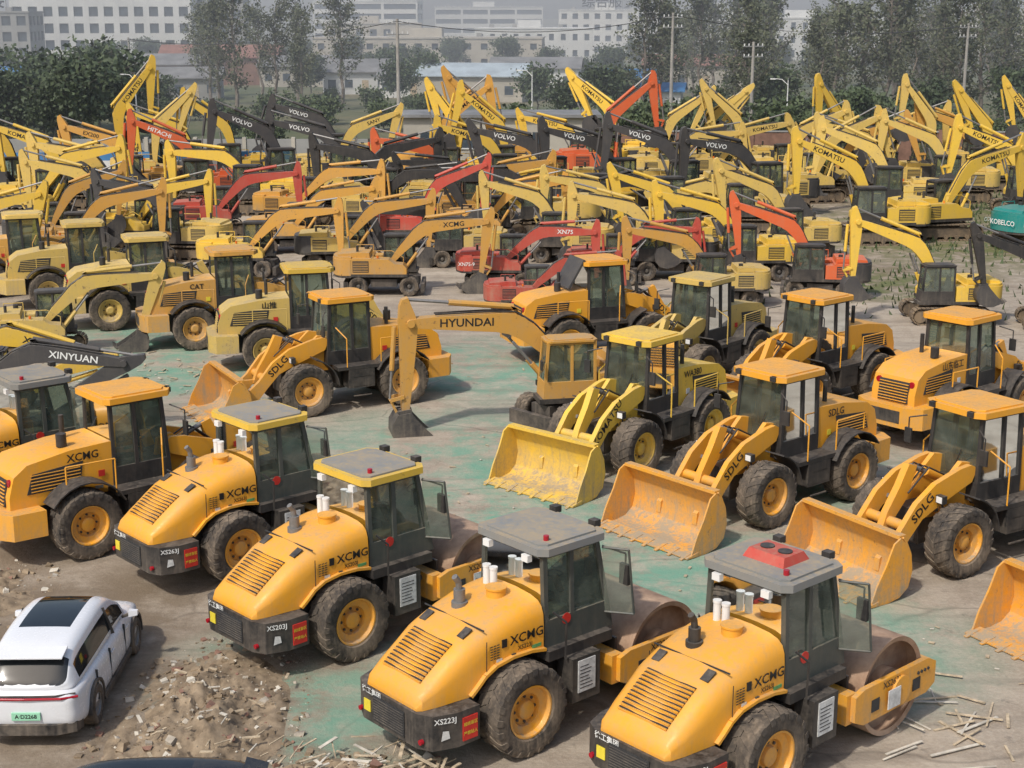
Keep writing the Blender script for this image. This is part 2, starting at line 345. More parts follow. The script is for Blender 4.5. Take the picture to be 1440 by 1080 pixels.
# ------------------------------------------------------------------ wheel loader
def shell(pts,t):
    inn=[]
    for i,p in enumerate(pts):
        a=Vector(pts[max(i-1,0)]);b=Vector(pts[min(i+1,len(pts)-1)]); d=(b-a).normalized(); n=Vector((-d.y,d.x))
        inn.append((p[0]+n.x*t,p[1]+n.y*t))
    return list(pts)+inn[::-1]
rs=random.Random(77)
def loader(loc,yaw,txt='SDLG',body='org',roof='org',sc=1.0,bucket='buck',near=True,fr='blk',hood=None,rtxt='',open_hood=False):
    mb=MB(); hood=hood or body
    n,lg=(40,20) if near else (22,14)
    for ax,s2 in ((0,1),(-3.2,1)):
        for sgn in (-1,1): tyre(mb,ax,sgn*1.1,.8,.6,body,sgn,n,lg)
        mb.cyl((ax,-.85,.8),(ax,.85,.8),.2,body)
    mb.box(-1.3,.55,-.42,.42,.6,1.35,'blk'); mb.box(-4.4,-1.5,-.5,.5,.6,1.3,'blk'); mb.cyl((-1.5,0,.5),(-1.5,0,1.4),.2,'blk')
    for sgn in (-1,1):
        a,b=sorted((sgn*.34,sgn*.46)); mb.prism([(-1.2,1.2),(-1.0,2.25),(-.65,2.32),(-.4,2.1),(.35,1.2)],a,b,body)
        arm=[(-.95,2.18),(-.75,2.28),(-.4,2.24),(.35,2.02),(.9,1.66),(1.35,1.12),(1.95,.62),(1.97,.34),(1.75,.27),(1.55,.36),(1.05,.92),(.7,1.28),(.2,1.5),(-.8,1.88)]
        a,b=sorted((sgn*.52,sgn*.66)); mb.prism(arm,a,b,body)
        mb.cyl((-.8,sgn*.5,1.1),(.1,sgn*.5,1.35),.09,body,n=10); mb.cyl((.1,sgn*.5,1.35),(.6,sgn*.5,1.5),.05,'chrome',n=8)
        a,b=sorted((sgn*.78,sgn*1.36))
        arc=[(.98*math.cos(R(t)),.8+.98*math.sin(R(t))) for t in range(105,176,14)]
        mb.prism(shell(arc,-.035),a,b,'blk')
        arc=[(-3.2+.98*math.cos(R(t)),.8+.98*math.sin(R(t))) for t in range(25,150,15)]
        mb.prism(shell(arc,-.035),a,b,'blk')
        a,b=sorted((sgn*.75,sgn*1.25)); mb.box(-2.2,-1.35,a,b,.72,1.3,'blk')
        for q in range(3): mb.box(-2.1,-1.5,a if sgn<0 else b-.05,a+.05 if sgn<0 else b,.45+q*.3,.48+q*.3,'blk')
        mb.tube([(-1.3,sgn*1.25,1.4),(-1.3,sgn*1.25,2.3),(-1.1,sgn*.85,2.6)],.02,body)
        mb.tube([(-2.45,sgn*1.2,1.4),(-2.45,sgn*1.2,2.2),(-3.6,sgn*1.15,2.2),(-3.6,sgn*1.15,1.8)],.02,body)
        a,b=sorted((sgn*.74,sgn*.748)); xx=rs.uniform(-2.9,-2.6); mb.box(xx,xx+.16,a,b,1.7,1.85,rs.choice(['gsign','rsign','ysign'])); mb.box(xx-.1,xx+.1,a,b,1.42,1.5,'gsign')
    mb.cyl((1.1,-.55,1.15),(1.1,.55,1.15),.12,body)
    d=Vector((.8,0,-.72)).normalized()
    for sgn in (-1,1):
        dd=d*(-sgn); mb.text(txt,.29,(.72,sgn*.668,1.54),dd,Vector((-dd.z,0,dd.x)) if dd.x>0 else Vector((dd.z,0,-dd.x)),'label',1.1)
    mb.prism([(.35,2.3),(.6,2.38),(.85,1.9),(1.2,1.35),(1.35,.95),(1.15,.9),(.95,1.2),(.6,1.6)],-.09,.09,body)
    mb.cyl((-.75,0,1.75),(0,0,2.1),.11,body); mb.cyl((0,0,2.1),(.48,0,2.3),.06,'chrome')
    mb.beam((1.2,0,.98),(1.85,0,1.0),.12,.14,body)
    bp=[(3.05,.04),(2.5,.05),(2.2,.10),(1.97,.27),(1.88,.60),(1.94,.98),(2.08,1.26),(2.18,1.38)]
    mb.prism(shell(bp,.04),-1.5,1.5,bucket)
    for sgn in (-1,1):
        a,b=sorted((sgn*1.46,sgn*1.502)); mb.prism([(3.02,.03)]+bp[1:-1]+[(2.24,1.40),(2.42,1.30),(2.62,.85),(2.85,.45)],a,b,bucket)
        for q in (.5,1.0): mb.prism([(1.9,.15),(1.6,.3),(1.6,.6),(1.86,.9)],sgn*q*.7-.04,sgn*q*.7+.04,bucket)
    mb.prism([(3.16,.02),(3.16,.05),(2.8,.12),(2.8,.02)],-1.52,1.52,bucket)
    for q in range(8):
        y=-1.4+q*.4; mb.prism([(3.27,.03),(3.05,.09),(2.9,.12),(2.9,.02),(3.27,.01)],y-.045,y+.045,bucket)
    mb.box(2.06,2.26,-1.46,1.46,1.36,1.44,bucket)
    hp=[(-2.3,1.3),(-2.3,2.48),(-3.3,2.44),(-4.3,2.28),(-4.62,2.05),(-4.75,1.6),(-4.75,1.3)]
    mb.prism(hp,-.72,.72,hood)
    if open_hood:
        mb.beam((-3.0,0,2.55),(-2.4,0,3.55),1.3,.08,'dgrey')
    for sgn in (-1,1):
        a,b=sorted((sgn*.72,sgn*.735)); mb.prism([(-3.1,1.6),(-3.0,2.15),(-4.2,2.05),(-4.35,1.6)],a,b,'int')
        a,b=sorted((sgn*.735,sgn*.75))
        for q in range(6): mb.box(-4.25,-3.08,a,b,1.64+q*.075,1.66+q*.075,hood)
        mb.cyl((-4.7,sgn*.55,1.9),(-4.62,sgn*.55,1.9),.09,'tail',n=10)
    mb.prism([(-4.75,1.35),(-4.66,1.95),(-4.7,1.96),(-4.79,1.36)],-.5,.5,'int')
    for q in range(7): mb.box(-4.82+q*.013,-4.79+q*.013,-.48,.48,1.4+q*.08,1.42+q*.08,hood)
    mb.prism([(-4.1,-1.15),(-4.1,1.15),(-4.85,1.1),(-5.1,.7),(-5.1,-.7),(-4.85,-1.1)],.72,1.32,body,'z')
    mb.prism([(-5.112,-.5),(-5.112,.5),(-5.102,.5),(-5.102,-.5)],.85,1.2,fr,'z')
    mb.cyl((-3.0,.35,2.45),(-3.0,.35,3.0),.06,'blk',n=10); mb.cyl((-3.3,-.3,2.45),(-3.3,-.3,2.75),.12,'blk',n=12)
    if rtxt: mb.sidetext(rtxt,.26,-3.0,2.25,.742)
    mb.box(-2.45,-1.0,-1.25,1.25,1.31,1.42,'blk')
    cab(mb,-2.3,-.95,-.76,.76,1.42,3.35,.12,'blk',roof,.22,.22,.45,.13,lowmat='blk')
    for sgn in (-1,1):
        mb.tube([(-.8,sgn*.75,3.1),(-.6,sgn*1.1,3.0),(-.6,sgn*1.1,2.6)],.018,'blk'); mb.box(-.62,-.57,sgn*1.1-.1,sgn*1.1+.1,2.4,2.75,'blk')
        mb.box(-.80,-.68,sgn*.55-.08,sgn*.55+.08,3.36,3.48,'blk')
    for sgn in (-1,1):
        mb.tube([(.1,sgn*.8,1.1),(.3,sgn*.8,1.65)],.025,'blk'); mb.box(.24,.38,sgn*.8-.1,sgn*.8+.1,1.62,1.80,'blk'); mb.box(.381,.39,sgn*.8-.08,sgn*.8+.08,1.64,1.78,'white')
    for q in range(5): mb.tube([(-1.3,-.25+q*.12,1.3),(-1.0,-.3+q*.14,1.6),(-.5,-.25+q*.12,1.4)],.025,'blk')
    for q in range(4): mb.tube([(-.6,-.2+q*.13,1.9),(.1,-.25+q*.15,2.25),(.7,-.2+q*.13,1.75)],.022,'blk')
    return mb.obj('wheel_loader',(loc[0],loc[1],0),yaw,sc,.014 if near else 0,2)
# ------------------------------------------------------------------ excavator
rx=random.Random(21)
def excav(loc,yaw,b=40,a=-90,g=0,sc=1.0,body='yel',boom=None,txt='KOMATSU',wheeled=False,cabm='blk',cwt='',near=False,cabroof=None,tcol='label',house=None):
    mb=MB(); boom=boom or body; cw=body
    if not near:
        k=9 if loc[1]>101 else 6
        b+=rx.uniform(-k,k); a+=rx.uniform(-k*2.2,k*1.7); yaw+=rx.uniform(-10,10); g+=rx.uniform(-20,20)
        if not cwt and rx.random()<.35: cw='dgrey'
    if house is None: house=rx.uniform(-14,14); yaw-=house
    if wheeled:
        for ax in (-1.35,1.35):
            for sgn in (-1,1): 
                tyre(mb,ax,sgn*1.05,.52,.5,body if near else 'dgrey',sgn,26 if near else 18,16 if near else 10)
            mb.cyl((ax,-.9,.52),(ax,.9,.52),.12,'blk')
        mb.box(-1.9,1.9,-.42,.42,.55,.95,'blk'); mb.box(1.95,2.15,-1.2,1.2,.2,.65,'blk'); mb.box(-2.15,-1.9,-1.1,1.1,.3,.75,'blk')
        for sgn in (-1,1):
            y0,y1=sorted((sgn*.45,sgn*1.1)); mb.box(-.7,.7,y0,y1,.5,.9,'blk')
    else:
        for sgn in (-1,1):
            yc=sgn*1.1; Lh=1.6; rr=.42
            path=[]
            for i in range(14): path.append((-Lh+2*Lh*i/14,.84,0))
            for i in range(7): t=math.pi/2-math.pi*i/7; path.append((Lh+rr*math.cos(t),.42+rr*math.sin(t),0))
            for i in range(14): path.append((Lh-2*Lh*i/14,0.0,180))
            for i in range(7): t=-math.pi/2-math.pi*i/7; path.append((-Lh+rr*math.cos(t),.42+rr*math.sin(t),0))
            K=len(path)
            for i,(x,z,_) in enumerate(path):
                x2,z2,_=path[(i+1)%K]; dx,dz=x2-x,z2-z
                mb.beam((x+dx*.06,yc,z+.03),(x+dx*.9,yc,z2*.84+z*.16+.03),.6,.06,'track',up=(0,0,1) if abs(dx)>abs(dz) else (1,0,0))
            a0,b0=sorted((yc-.16,yc+.16)); mb.prism([(-Lh,.2),(-Lh,.6),(-1.3,.68),(1.3,.68),(Lh,.6),(Lh,.2)],a0,b0,'track')
            mb.cyl((-Lh,yc-.2,.42),(-Lh,yc+.2,.42),.33,'track',n=12); mb.cyl((Lh,yc-.2,.42),(Lh,yc+.2,.42),.33,'track',n=12)
            for q in range(5): mb.cyl((-1.2+q*.6,yc-.2,.18),(-1.2+q*.6,yc+.2,.18),.12,'track',n=8)
        mb.box(-.9,.9,-.9,.9,.4,.85,'track')
    X0=mb.X.copy(); mb.X=Matrix.Rotation(R(house),4,'Z')
    mb.cyl((0,0,.84),(0,0,1.05),.6,'blk',n=16)
    mb.prism([(-2.2,-1.3),(1.3,-1.3),(1.3,-.35),(.9,-.3),(.9,.3),(1.75,.35),(1.75,1.3),(-2.2,1.3)],1.04,1.2,'blk','z')
    arc=[(-1.7,-1.32)]+[(-2.05-.72*math.cos(R(t)),1.32*math.sin(R(t))) for t in (-80,-60,-40,-20,0,20,40,60,80)]+[(-1.7,1.32)]
    mb.prism(arc,1.12,1.98,cw,'z'); mb.prism([(x*.985,y*.96) for x,y in arc],1.98,2.1,cw,'z')
    mb.prism([(x*.99,y*.99) for x,y in arc],1.0,1.12,'blk','z')
    mb.prism([(-2.5,1.9),(-2.4,2.22),(-1.3,2.3),(-.75,2.28),(-.7,1.9)],-.95,.95,body)
    mb.box(-1.7,-.6,-1.3,1.3,1.2,2.02,body)
    mb.prism([(-.6,1.2),(-.6,2.0),(.3,1.98),(.6,1.75),(1.1,1.7),(1.25,1.5),(1.25,1.2)],-1.3,-.42,body)
    mb.prism([(-.6,1.2),(-.6,1.95),(-.15,1.95),(-.15,1.2)],.42,1.3,body)
    for sgn in (-1,1):
        a0,b0=sorted((sgn*1.3,sgn*1.315)); mb.box(-1.6,-.75,a0,b0,1.3,1.9,'int')
        a0,b0=sorted((sgn*1.315,sgn*1.33))
        for q in range(6): mb.box(-1.58,-.78,a0,b0,1.34+q*.09,1.37+q*.09,body)
    mb.cyl((-1.4,-.55,2.3),(-1.4,-.55,2.62),.07,'blk',n=8); mb.cyl((-1.0,.5,2.25),(-1.0,.5,2.45),.12,'blk',n=10)
    mb.tube([(-.5,-1.25,2.0),(-.5,-1.25,2.45),(.5,-1.25,2.45),(1.1,-1.25,2.1),(1.1,-1.25,1.7)],.022,body,5)
    mb.tube([(-1.6,1.2,2.02),(-1.6,1.2,2.4),(-.7,1.2,2.4),(-.7,1.2,2.0)],.022,body,5)
    cab(mb,-.08,1.5,.34,1.28,1.2,2.98,.14,cabm,cabroof or cabm,.05,.30,.5,.06,lowmat=cabm)
    mb.tube([(1.6,1.3,2.4),(1.75,1.5,2.4)],.02,'blk',5); mb.box(1.72,1.78,1.42,1.6,2.2,2.5,'blk')
    mb.tube([(1.1,-1.3,1.7),(1.2,-1.4,2.2)],.02,'blk',5); mb.box(1.15,1.2,-1.5,-1.3,2.1,2.4,'blk')
    mb.cyl((-.3,-.9,2.0),(-.3,-.9,2.14),.06,'amber',n=8)
    if cwt:
        mb.text(cwt,.36,(-2.79,0,1.55),(0,-1,0),(0,0,1),tcol); 
        for sgn in (-1,1): mb.text(cwt,.30,(-2.0,sgn*1.335,1.55),(-sgn,0,0),(0,0,1),tcol)
    Ft=Vector((.35,0,1.65)); Lb=5.6; bd=Vector((math.cos(R(b)),0,math.sin(R(b)))); bn=Vector((-bd.z,0,bd.x))
    k_=.84
    cl=[(0,0,.16),(.10,.055,.24),(.22,.105,.31),(.32,.145,.37),(.39,.165,.40),(.45,.17,.40),(.52,.158,.38),(.62,.125,.34),(.75,.083,.29),(.88,.04,.24),(.97,.01,.19),(1.0,0,.15)]
    up=[Ft+bd*(u*Lb)+bn*(v*Lb+w*k_) for u,v,w in cl]; lo=[Ft+bd*(u*Lb)+bn*(v*Lb-w*k_) for u,v,w in cl]
    pr=[(p.x,p.z) for p in up]+[(p.x,p.z) for p in reversed(lo)]
    mb.prism(pr,-.21,.21,boom)
    if txt:
        t=.70; c=Ft+bd*(t*Lb)+bn*(.10*Lb); d=(bd*Lb*.36-bn*.125*Lb).normalized()
        mb.sidetext(txt,.36,c.x,c.z,.217,tcol if boom!='dgrey' and boom!='blk' else 'wlabel',tuple(d),1.08)
    T=Ft+bd*Lb
    mb.cyl(T+Vector((0,-.3,0)),T+Vector((0,.3,0)),.13,boom,n=10); mb.cyl(Ft+Vector((0,-.34,0)),Ft+Vector((0,.34,0)),.17,boom,n=10)
    m1=Ft+bd*(.42*Lb)+bn*(.08*Lb); f1=Vector((1.05,0,1.25))
    for sgn in (-1,1):
        o=Vector((0,sgn*.31,0)); md=f1.lerp(m1,.55)
        mb.cyl(f1+o,md+o,.09,boom,n=8); mb.cyl(md+o,m1+o,.05,'chrome',n=6)
    ad=Vector((math.cos(R(a)),0,math.sin(R(a)))); an=Vector((-ad.z,0,ad.x))
    AP=[(-.80,.12),(-.72,.30),(-.5,.37),(0,.37),(.6,.31),(2.8,.12),(2.95,0),(2.85,-.12),(.7,-.23),(0,-.24),(-.3,-.12)]
    pr=[T+ad*s+an*n for s,n in AP]; mb.prism([(p.x,p.z) for p in pr],-.16,.16,boom)
    ac=T+ad*(-.72)+an*.2; b0=Ft+bd*(.47*Lb)+bn*(.17*Lb+.52); md=b0.lerp(ac,.6)
    mb.prism([(q.x,q.z) for q in (Ft+bd*(.42*Lb)+bn*(.165*Lb+.28),b0+bd*.1,b0-bd*.1,Ft+bd*(.50*Lb)+bn*(.155*Lb+.28))],-.12,.12,boom)
    mb.cyl(b0,md,.10,boom,n=8); mb.cyl(md,ac,.055,'chrome',n=6)
    B=T+ad*2.88
    lk=T+ad*2.35+an*.08; lk2=lk+an*.42+ad*.12
    c0=T+ad*.15+an*.48; md=c0.lerp(lk2,.6)
    mb.cyl(c0,md,.08,boom,n=8); mb.cyl(md,lk2,.045,'chrome',n=6)
    for sgn in (-1,1): mb.beam(lk+Vector((0,sgn*.2,0)),lk2+Vector((0,sgn*.2,0)),.05,.12,boom)
    q=R(g+a+90)
    def rb(p): return (B.x+p[0]*math.cos(q)-p[1]*math.sin(q),B.z+p[0]*math.sin(q)+p[1]*math.cos(q))
    bk=[(.28,.05),(.48,-.25),(.52,-.6),(.36,-.95),(.0,-1.15),(-.45,-1.15),(-.95,-.95)]
    bp=[rb(p) for p in bk]; mb.prism(shell(bp,-.05),-.5,.5,'dgrey')
    sp=[rb(p) for p in bk+[(-.6,-.55),(-.25,-.1),(-.15,.08)]]
    for sgn in (-1,1): a0,b0_=sorted((sgn*.47,sgn*.505)); mb.prism(sp,a0,b0_,'dgrey')
    mb.prism([rb(p) for p in ((.28,.08),(-.2,.12),(-.2,-.05),(.35,-.05))],-.2,.2,'dgrey')
    for k in range(5): y=-.44+k*.22; mb.prism([rb(p) for p in ((-.85,-.96),(-1.18,-.86),(-.88,-1.05))],y-.04,y+.04,'dgrey')
    mb.beam(lk2,Vector((rb((.25,-.02))[0],0,rb((.25,-.02))[1])),.3,.08,boom)
    for sgn in (-1,1):
        mb.tube([p+Vector((0,sgn*.12,.07)) for p in up[1:10:2]],.03,'blk',5)
    mb.X=X0
    return mb.obj('wheeled_excavator' if wheeled else 'tracked_excavator',(loc[0],loc[1],0),yaw,sc,.012 if near else 0,2)

# ==================================================================== FLEET
roller((3.25,21.7),42,'XS263J','roofg',None,True,'blk')
roller((-.5,23.3),41,'XS223J','roofg')
roller((-3.8,27.0),43,'XS203J','roofg','yel')
roller((-6.6,30.9),42,'XS263J','roofg','yel')
roller((-12.9,34.5),40,'XS263J','roofg')
loader((-7.9,34.6),40,'XCMG',rtxt='XCMG')
loader((5.4,34.6),220,'SDLG',rtxt='SDLG')
loader((9.2,31.5),212,'SDLG',rtxt='SDLG')
loader((12.5,27.6),210,'SDLG')
loader((2.5,38.4),228,'KOMATSU','yel','yel',hood='yel',rtxt='WA380',bucket='yel')
loader((-6.8,44.8),208,'SDLG')
loader((8.3,44.4),220,'SDLG',near=True)
loader((14.4,43.5),40,'SDLG',rtxt='山东临工')
loader((5.3,47.4),230,'SDLG','yel2','yel2',near=False)
loader((4.6,53),20,'SDLG',near=False,open_hood=True)
loader((-9.0,55.2),20,'CAT','oy','oy',near=False,rtxt='CAT')
loader((-5.6,51.3),14,'SDLG','yel2','yel',near=False,rtxt='山推')
loader((-20,65.3),20,'SDLG','oy','yel2',near=False)
loader((-16.6,62.6),20,'SDLG','yel2','yel2',near=False)
loader((-13.0,58.6),20,'SDLG','yel2','yel2',near=False)
excav((2.15,43.0),222,20,-86,-8,.93,'oy','oy','HYUNDAI',True,'oy',near=True,house=-30)
excav((-18.0,44.6),4,2,-162,60,.85,'yel','yel','XINYUAN',near=True,house=0)
excav((-16.0,41.6),6,10,-150,60,.8,'dgrey','dgrey','XINYUAN',near=True,house=0)
excav((-17,52),12,25,-110,0,.75,'yel2',txt='',cabm='dgrey')
E=excav
# back row
E((-28.9,108.9),20,64,-90,sc=1.18); E((-22.6,109),180,35,-80,txt=''); E((-19.3,106),180,45,-90,txt='')
E((-12.9,106),0,38,-88,txt='SANY',body='yel2'); E((-12.2,111),185,42,-85,body='yel2',boom='dgrey',txt='VOLVO',sc=1.1)
E((-1,109),180,66,-85,body='oy',sc=1.15); E((0,103),180,50,-88,sc=1.05); E((-5.6,107),0,62,-75,body='oy',sc=1.1)
E((5.9,111),180,32,-95); E((8.4,114),150,64,-100,sc=1.15); E((6.2,107),10,57,-88,body='rorg',txt='',sc=1.12)
E((10.9,112),10,58,-100,body='yel2',txt=''); E((14.1,113),10,60,-110,body='yel2',txt='')
E((24,109),190,70,-95,txt=''); E((30.7,109),170,63,-85,body='yel2',txt=''); E((37,106),175,66,-88)
E((27.4,112),0,30,-70,body='yel2',txt=''); E((10.7,105),0,30,-70,body='yel2',txt=''); E((14.5,106.5),5,33,-75,body='yel2'); E((18.7,104),0,35,-80,body='yel2',txt='')
E((34.5,110),185,32,-90,body='oy',txt=''); E((21.6,101),0,34,-78,body='yel2',txt='',boom='oy')
E((-3.6,103),175,72,-92,txt=''); E((17.5,112),190,68,-88,body='yel2',txt=''); E((33,103),180,66,-95,body='yel',txt=''); E((-25.5,105),10,68,-95,body='yel2',txt='')
# middle-back row
E((-14.8,100),190,38,-88,body='yel2',boom='dgrey',txt='VOLVO',sc=1.08); E((-10.6,101),190,36,-88,body='yel2',boom='dgrey',txt='VOLVO',sc=1.08)
for x,y in ((3.2,94),(7.2,93),(11.2,91.5),(15.8,90.5)): E((x,y),188,33,-92,body='yel2',boom='dgrey',txt='VOLVO',sc=1.08)
E((-27.6,94),190,42,-85); E((-31.4,96),190,46,-85); E((-24,97),190,36,-90,txt='EX200',body='oy'); E((-19.4,95),190,38,-88,body='rorg',txt='HITACHI',tcol='wlabel')
E((-15.3,91),185,20,-100,body='yel',txt=''); E((-9.7,91),10,25,-95,body='yel2',boom='blk',txt=''); E((-6.6,89),175,25,-95,body='yel2',boom='blk',txt='')
E((19.4,97),0,38,-80,body='yel2',txt=''); E((25.5,100),180,36,-85,body='yel2'); E((29,97),180,36,-80,body='yel2',txt='')
E((19.7,79.4),182,42,-90,near=True,house=0); E((23.4,81),15,36,-85,body='yel',cwt='KOMATSU'); E((27.6,77),22,35,-80,body='teal',txt='',cwt='KOBELCO',tcol='wlabel')
# fill between the rows (booms lowered)
E((-23,88),185,34,-92,body='yel2',txt=''); E((-28,87),0,30,-85,body='yel',txt=''); E((-12.5,85.5),0,24,-95,sc=.9,body='oy',txt=''); E((-3.2,93),185,34,-88,body='rorg',txt='')
E((.2,98),190,40,-85,body='yel'); E((9.4,84.5),185,6,-130,body='yel2',boom='blk',txt='',g=30); E((13.4,83.5),180,8,-130,sc=.9,body='yel2',txt='',g=30)
E((23.5,90),180,34,-88,body='yel2',txt=''); E((31.5,90),185,38,-85,body='yel'); E((5.4,86),180,6,-130,body='yel',txt='',g=30)
E((-21.5,71),5,30,-92,sc=.85,body='oy',txt=''); E((-26,68),5,30,-92,sc=.85,body='yel',txt=''); E((-16.4,74),180,28,-95,sc=.85,body='yel2',txt='',boom='dgrey')
E((-8.3,71),0,26,-95,sc=.8,body='yel2',txt='',wheeled=True,boom='oy'); E((-2.4,72),180,20,-100,sc=.8,body='yel2',txt='',boom='dgrey',wheeled=True); E((2.8,73),180,30,-90,sc=.82,body='yel2',txt='',wheeled=True)
E((9.2,74),180,34,-92,sc=.85,body='yel',txt='',wheeled=True); E((14.2,74),180,34,-92,sc=.85,body='yel2',txt='',wheeled=True); E((8.8,61.5),180,30,-90,sc=.75,body='yel2',txt='',wheeled=True,boom='oy')
E((-2.6,84),0,22,-92,sc=.9,body='oy',txt=''); E((-22,82),180,28,-95,sc=.9,body='yel2',txt='')
# front-middle rows
E((-16.6,82),0,28,-85,sc=.85,body='red',txt=''); E((-20,78),0,30,-90,sc=.8,body='yel',txt=''); E((-24,76),5,32,-95,sc=.8,body='oy',txt='')
E((-11.5,76),0,26,-95,sc=.8,body='oy',txt='',wheeled=True); E((-5.6,64.5),0,24,-92,sc=.82,body='oy',txt='XCMG',wheeled=True)
E((-12.6,69),0,28,-92,sc=.8,body='yel',boom='oy',txt='',wheeled=True)
E((-5.2,78),0,34,-90,sc=.82,body='red',txt='',wheeled=True); E((-1.5,79),0,26,-90,sc=.8,body='oy',txt='',wheeled=True)
E((-.5,66),0,18,-75,sc=.74,body='red',txt='XN75',cwt='XN75-9',tcol='wlabel',wheeled=True); E((.6,59.5),0,18,-80,sc=.64,body='red',txt='',cabm='dgrey',wheeled=True)
E((2.2,82),180,12,-115,body='yel2',boom='blk',txt=''); E((6.2,78),180,32,-92,sc=.85,body='yel2',txt='',wheeled=True)
E((7.3,68.5),180,34,-92,sc=.85,body='yel2',txt='',wheeled=True); E((11,68),180,36,-92,sc=.85,body='yel',txt='',wheeled=True)
E((13.4,63.5),180,36,-90,sc=.78,body='rorg',txt='',wheeled=True); E((17.4,58.4),180,38,-88,sc=.78,body='yel',txt='',near=True,house=0)
E((21.4,57),170,40,-90,sc=.7,body='yel2',boom='blk',txt=''); E((4.4,67),0,18,-80,sc=.7,body='red',txt='',wheeled=True)
E((-8,85),0,20,-95,sc=.85,body='yel2',boom='blk',txt=''); E((-1.8,89),180,22,-95,sc=.9,body='yel2',boom='blk',txt='')

# ==================================================================== CARS
def car(name,loc,yaw,paintm):
    emp=bpy.data.objects.new(name,None); COL.objects.link(emp); emp.location=(loc[0],loc[1],0); emp.rotation_euler=(0,0,R(yaw))
    mb=MB()
    st=[(-2.40,.66,.50,.86),(-2.36,.80,.38,.98),(-2.15,.90,.28,1.04),(-1.5,.945,.24,1.05),(-.6,.95,.24,1.02),(.4,.95,.24,.99),(1.2,.945,.24,.96),(1.8,.92,.26,.90),(2.2,.82,.30,.78),(2.38,.62,.38,.64)]
    secs=[]
    for x,w,z0,z1 in st:
        h=z1-z0; half=[(w*.84,z0),(w*.97,z0+h*.10),(w,z0+h*.35),(w*.965,z0+h*.62),(w*.975,z0+h*.82),(w*.90,z1),(w*.4,z1+.02)]
        secs.append([(x,-a,b) for a,b in half]+[(x,a,b) for a,b in reversed(half)])
    mb.loft(secs,paintm); mb.obj('body_shell',sub=2).parent=emp
    mb=MB()
    gh=[(-2.30,.74,1.0,.66,1.05),(-2.10,.80,1.0,.64,1.27),(-1.92,.83,1.0,.63,1.48),(-1.72,.85,1.0,.63,1.585),(-1.1,.87,1.0,.655,1.635),(-.4,.875,1.0,.66,1.65),(.2,.87,.98,.65,1.62),(.62,.86,.97,.64,1.53),(1.05,.84,.95,.66,1.27),(1.50,.80,.92,.70,.98)]
    secs=[]
    for x,w,zb,wr,zr in gh:
        ys=[(w,zb-.04),(w*.97,zb+(zr-zb)*.08),(w*.25+wr*.75,zb+(zr-zb)*.80),(wr*1.02,zb+(zr-zb)*.90),(wr*.90,zr-.005),(wr*.74,zr+.015)]
        secs.append([(x,-a,b) for a,b in ys]+[(x,-.25*wr,zr+.022),(x,.25*wr,zr+.022)]+[(x,a,b) for a,b in reversed(ys)])
    def mf(i,j):
        if j in (1,11) and 2<=i<=7: return 'dglass'
        if j in (3,4,5,6,7,8,9) and i in (0,1): return 'dglass'
        if j in (4,5,6,7,8) and i in (7,8): return 'dglass'
        if j in (5,6,7) and i in (4,5,6): return 'dglass'
        return paintm
    mb.loft(secs,paintm,mf); mb.obj('greenhouse',sub=2).parent=emp
    mb=MB()
    for sgn in (-1,1):
        for x in (-1.45,1.45):
            tyre(mb,x,sgn*.84,.36,.24,'chrome',sgn,28,0)
            arc=[(x+.40*math.cos(R(t)),.37+.40*math.sin(R(t))) for t in range(-10,191,12)]
            a,b=sorted((sgn*.88,sgn*.962)); mb.prism(shell(arc,-.05),a,b,'blk')
        a,b=sorted((sgn*.90,sgn*.955)); mb.box(-1.0,1.0,a,b,.22,.33,'blk')
        mb.beam((.05,sgn*.868,1.02),(.05,sgn*.70,1.52),.02,.07,'blk')
        mb.hull([(.78,sgn*.98,1.02),(.95,sgn*.98,1.02),(.93,sgn*1.14,1.04),(.82,sgn*1.14,1.04)],[(.80,sgn*.98,1.14),(.93,sgn*.98,1.14),(.91,sgn*1.14,1.13),(.84,sgn*1.14,1.13)],paintm); mb.beam((.86,sgn*.84,1.0),(.86,sgn*1.0,1.06),.06,.05,'blk')
        for x in (-.35,.75): mb.box(x,x+.2,*sorted((sgn*.925,sgn*.945)),.80,.83,paintm)
        for x in (-.45,.62,-1.35): mb.box(x-.004,x+.004,*sorted((sgn*.90,sgn*.946)),.4,.96,'int')
    mb.tube([(-2.26,-.84,.90),(-2.39,-.6,.91),(-2.415,0,.915),(-2.39,.6,.91),(-2.26,.84,.90)],.024,'tail',8)
    mb.tube([(-2.25,-.80,.95),(-2.38,-.5,.955),(-2.40,0,.96),(-2.38,.5,.955),(-2.25,.80,.95)],.018,'blk',8)
    mb.prism([(-2.44,-.5),(-2.44,.5),(-2.30,.80),(-2.1,.86),(-2.1,-.86),(-2.30,-.80)],.27,.46,'blk','z'); mb.box(-2.43,-2.40,-.24,.24,.54,.68,'plate'); mb.text('A·D2268',.1,(-2.435,0,.61),(0,-1,0),(0,0,1))
    mb.hull([(-2.12,-.58,1.50),(-1.8,-.60,1.58),(-1.8,.60,1.58),(-2.12,.58,1.50)],[(-2.12,-.58,1.525),(-1.8,-.60,1.61),(-1.8,.60,1.61),(-2.12,.58,1.525)],paintm)
    mb.obj('wheels_and_trim',bevel=.006,seg=2).parent=emp
car('parked_suv',(-8.15,25.0),91,'wcar'); car('parked_car',(-5.6,18.7),182,'bcar')

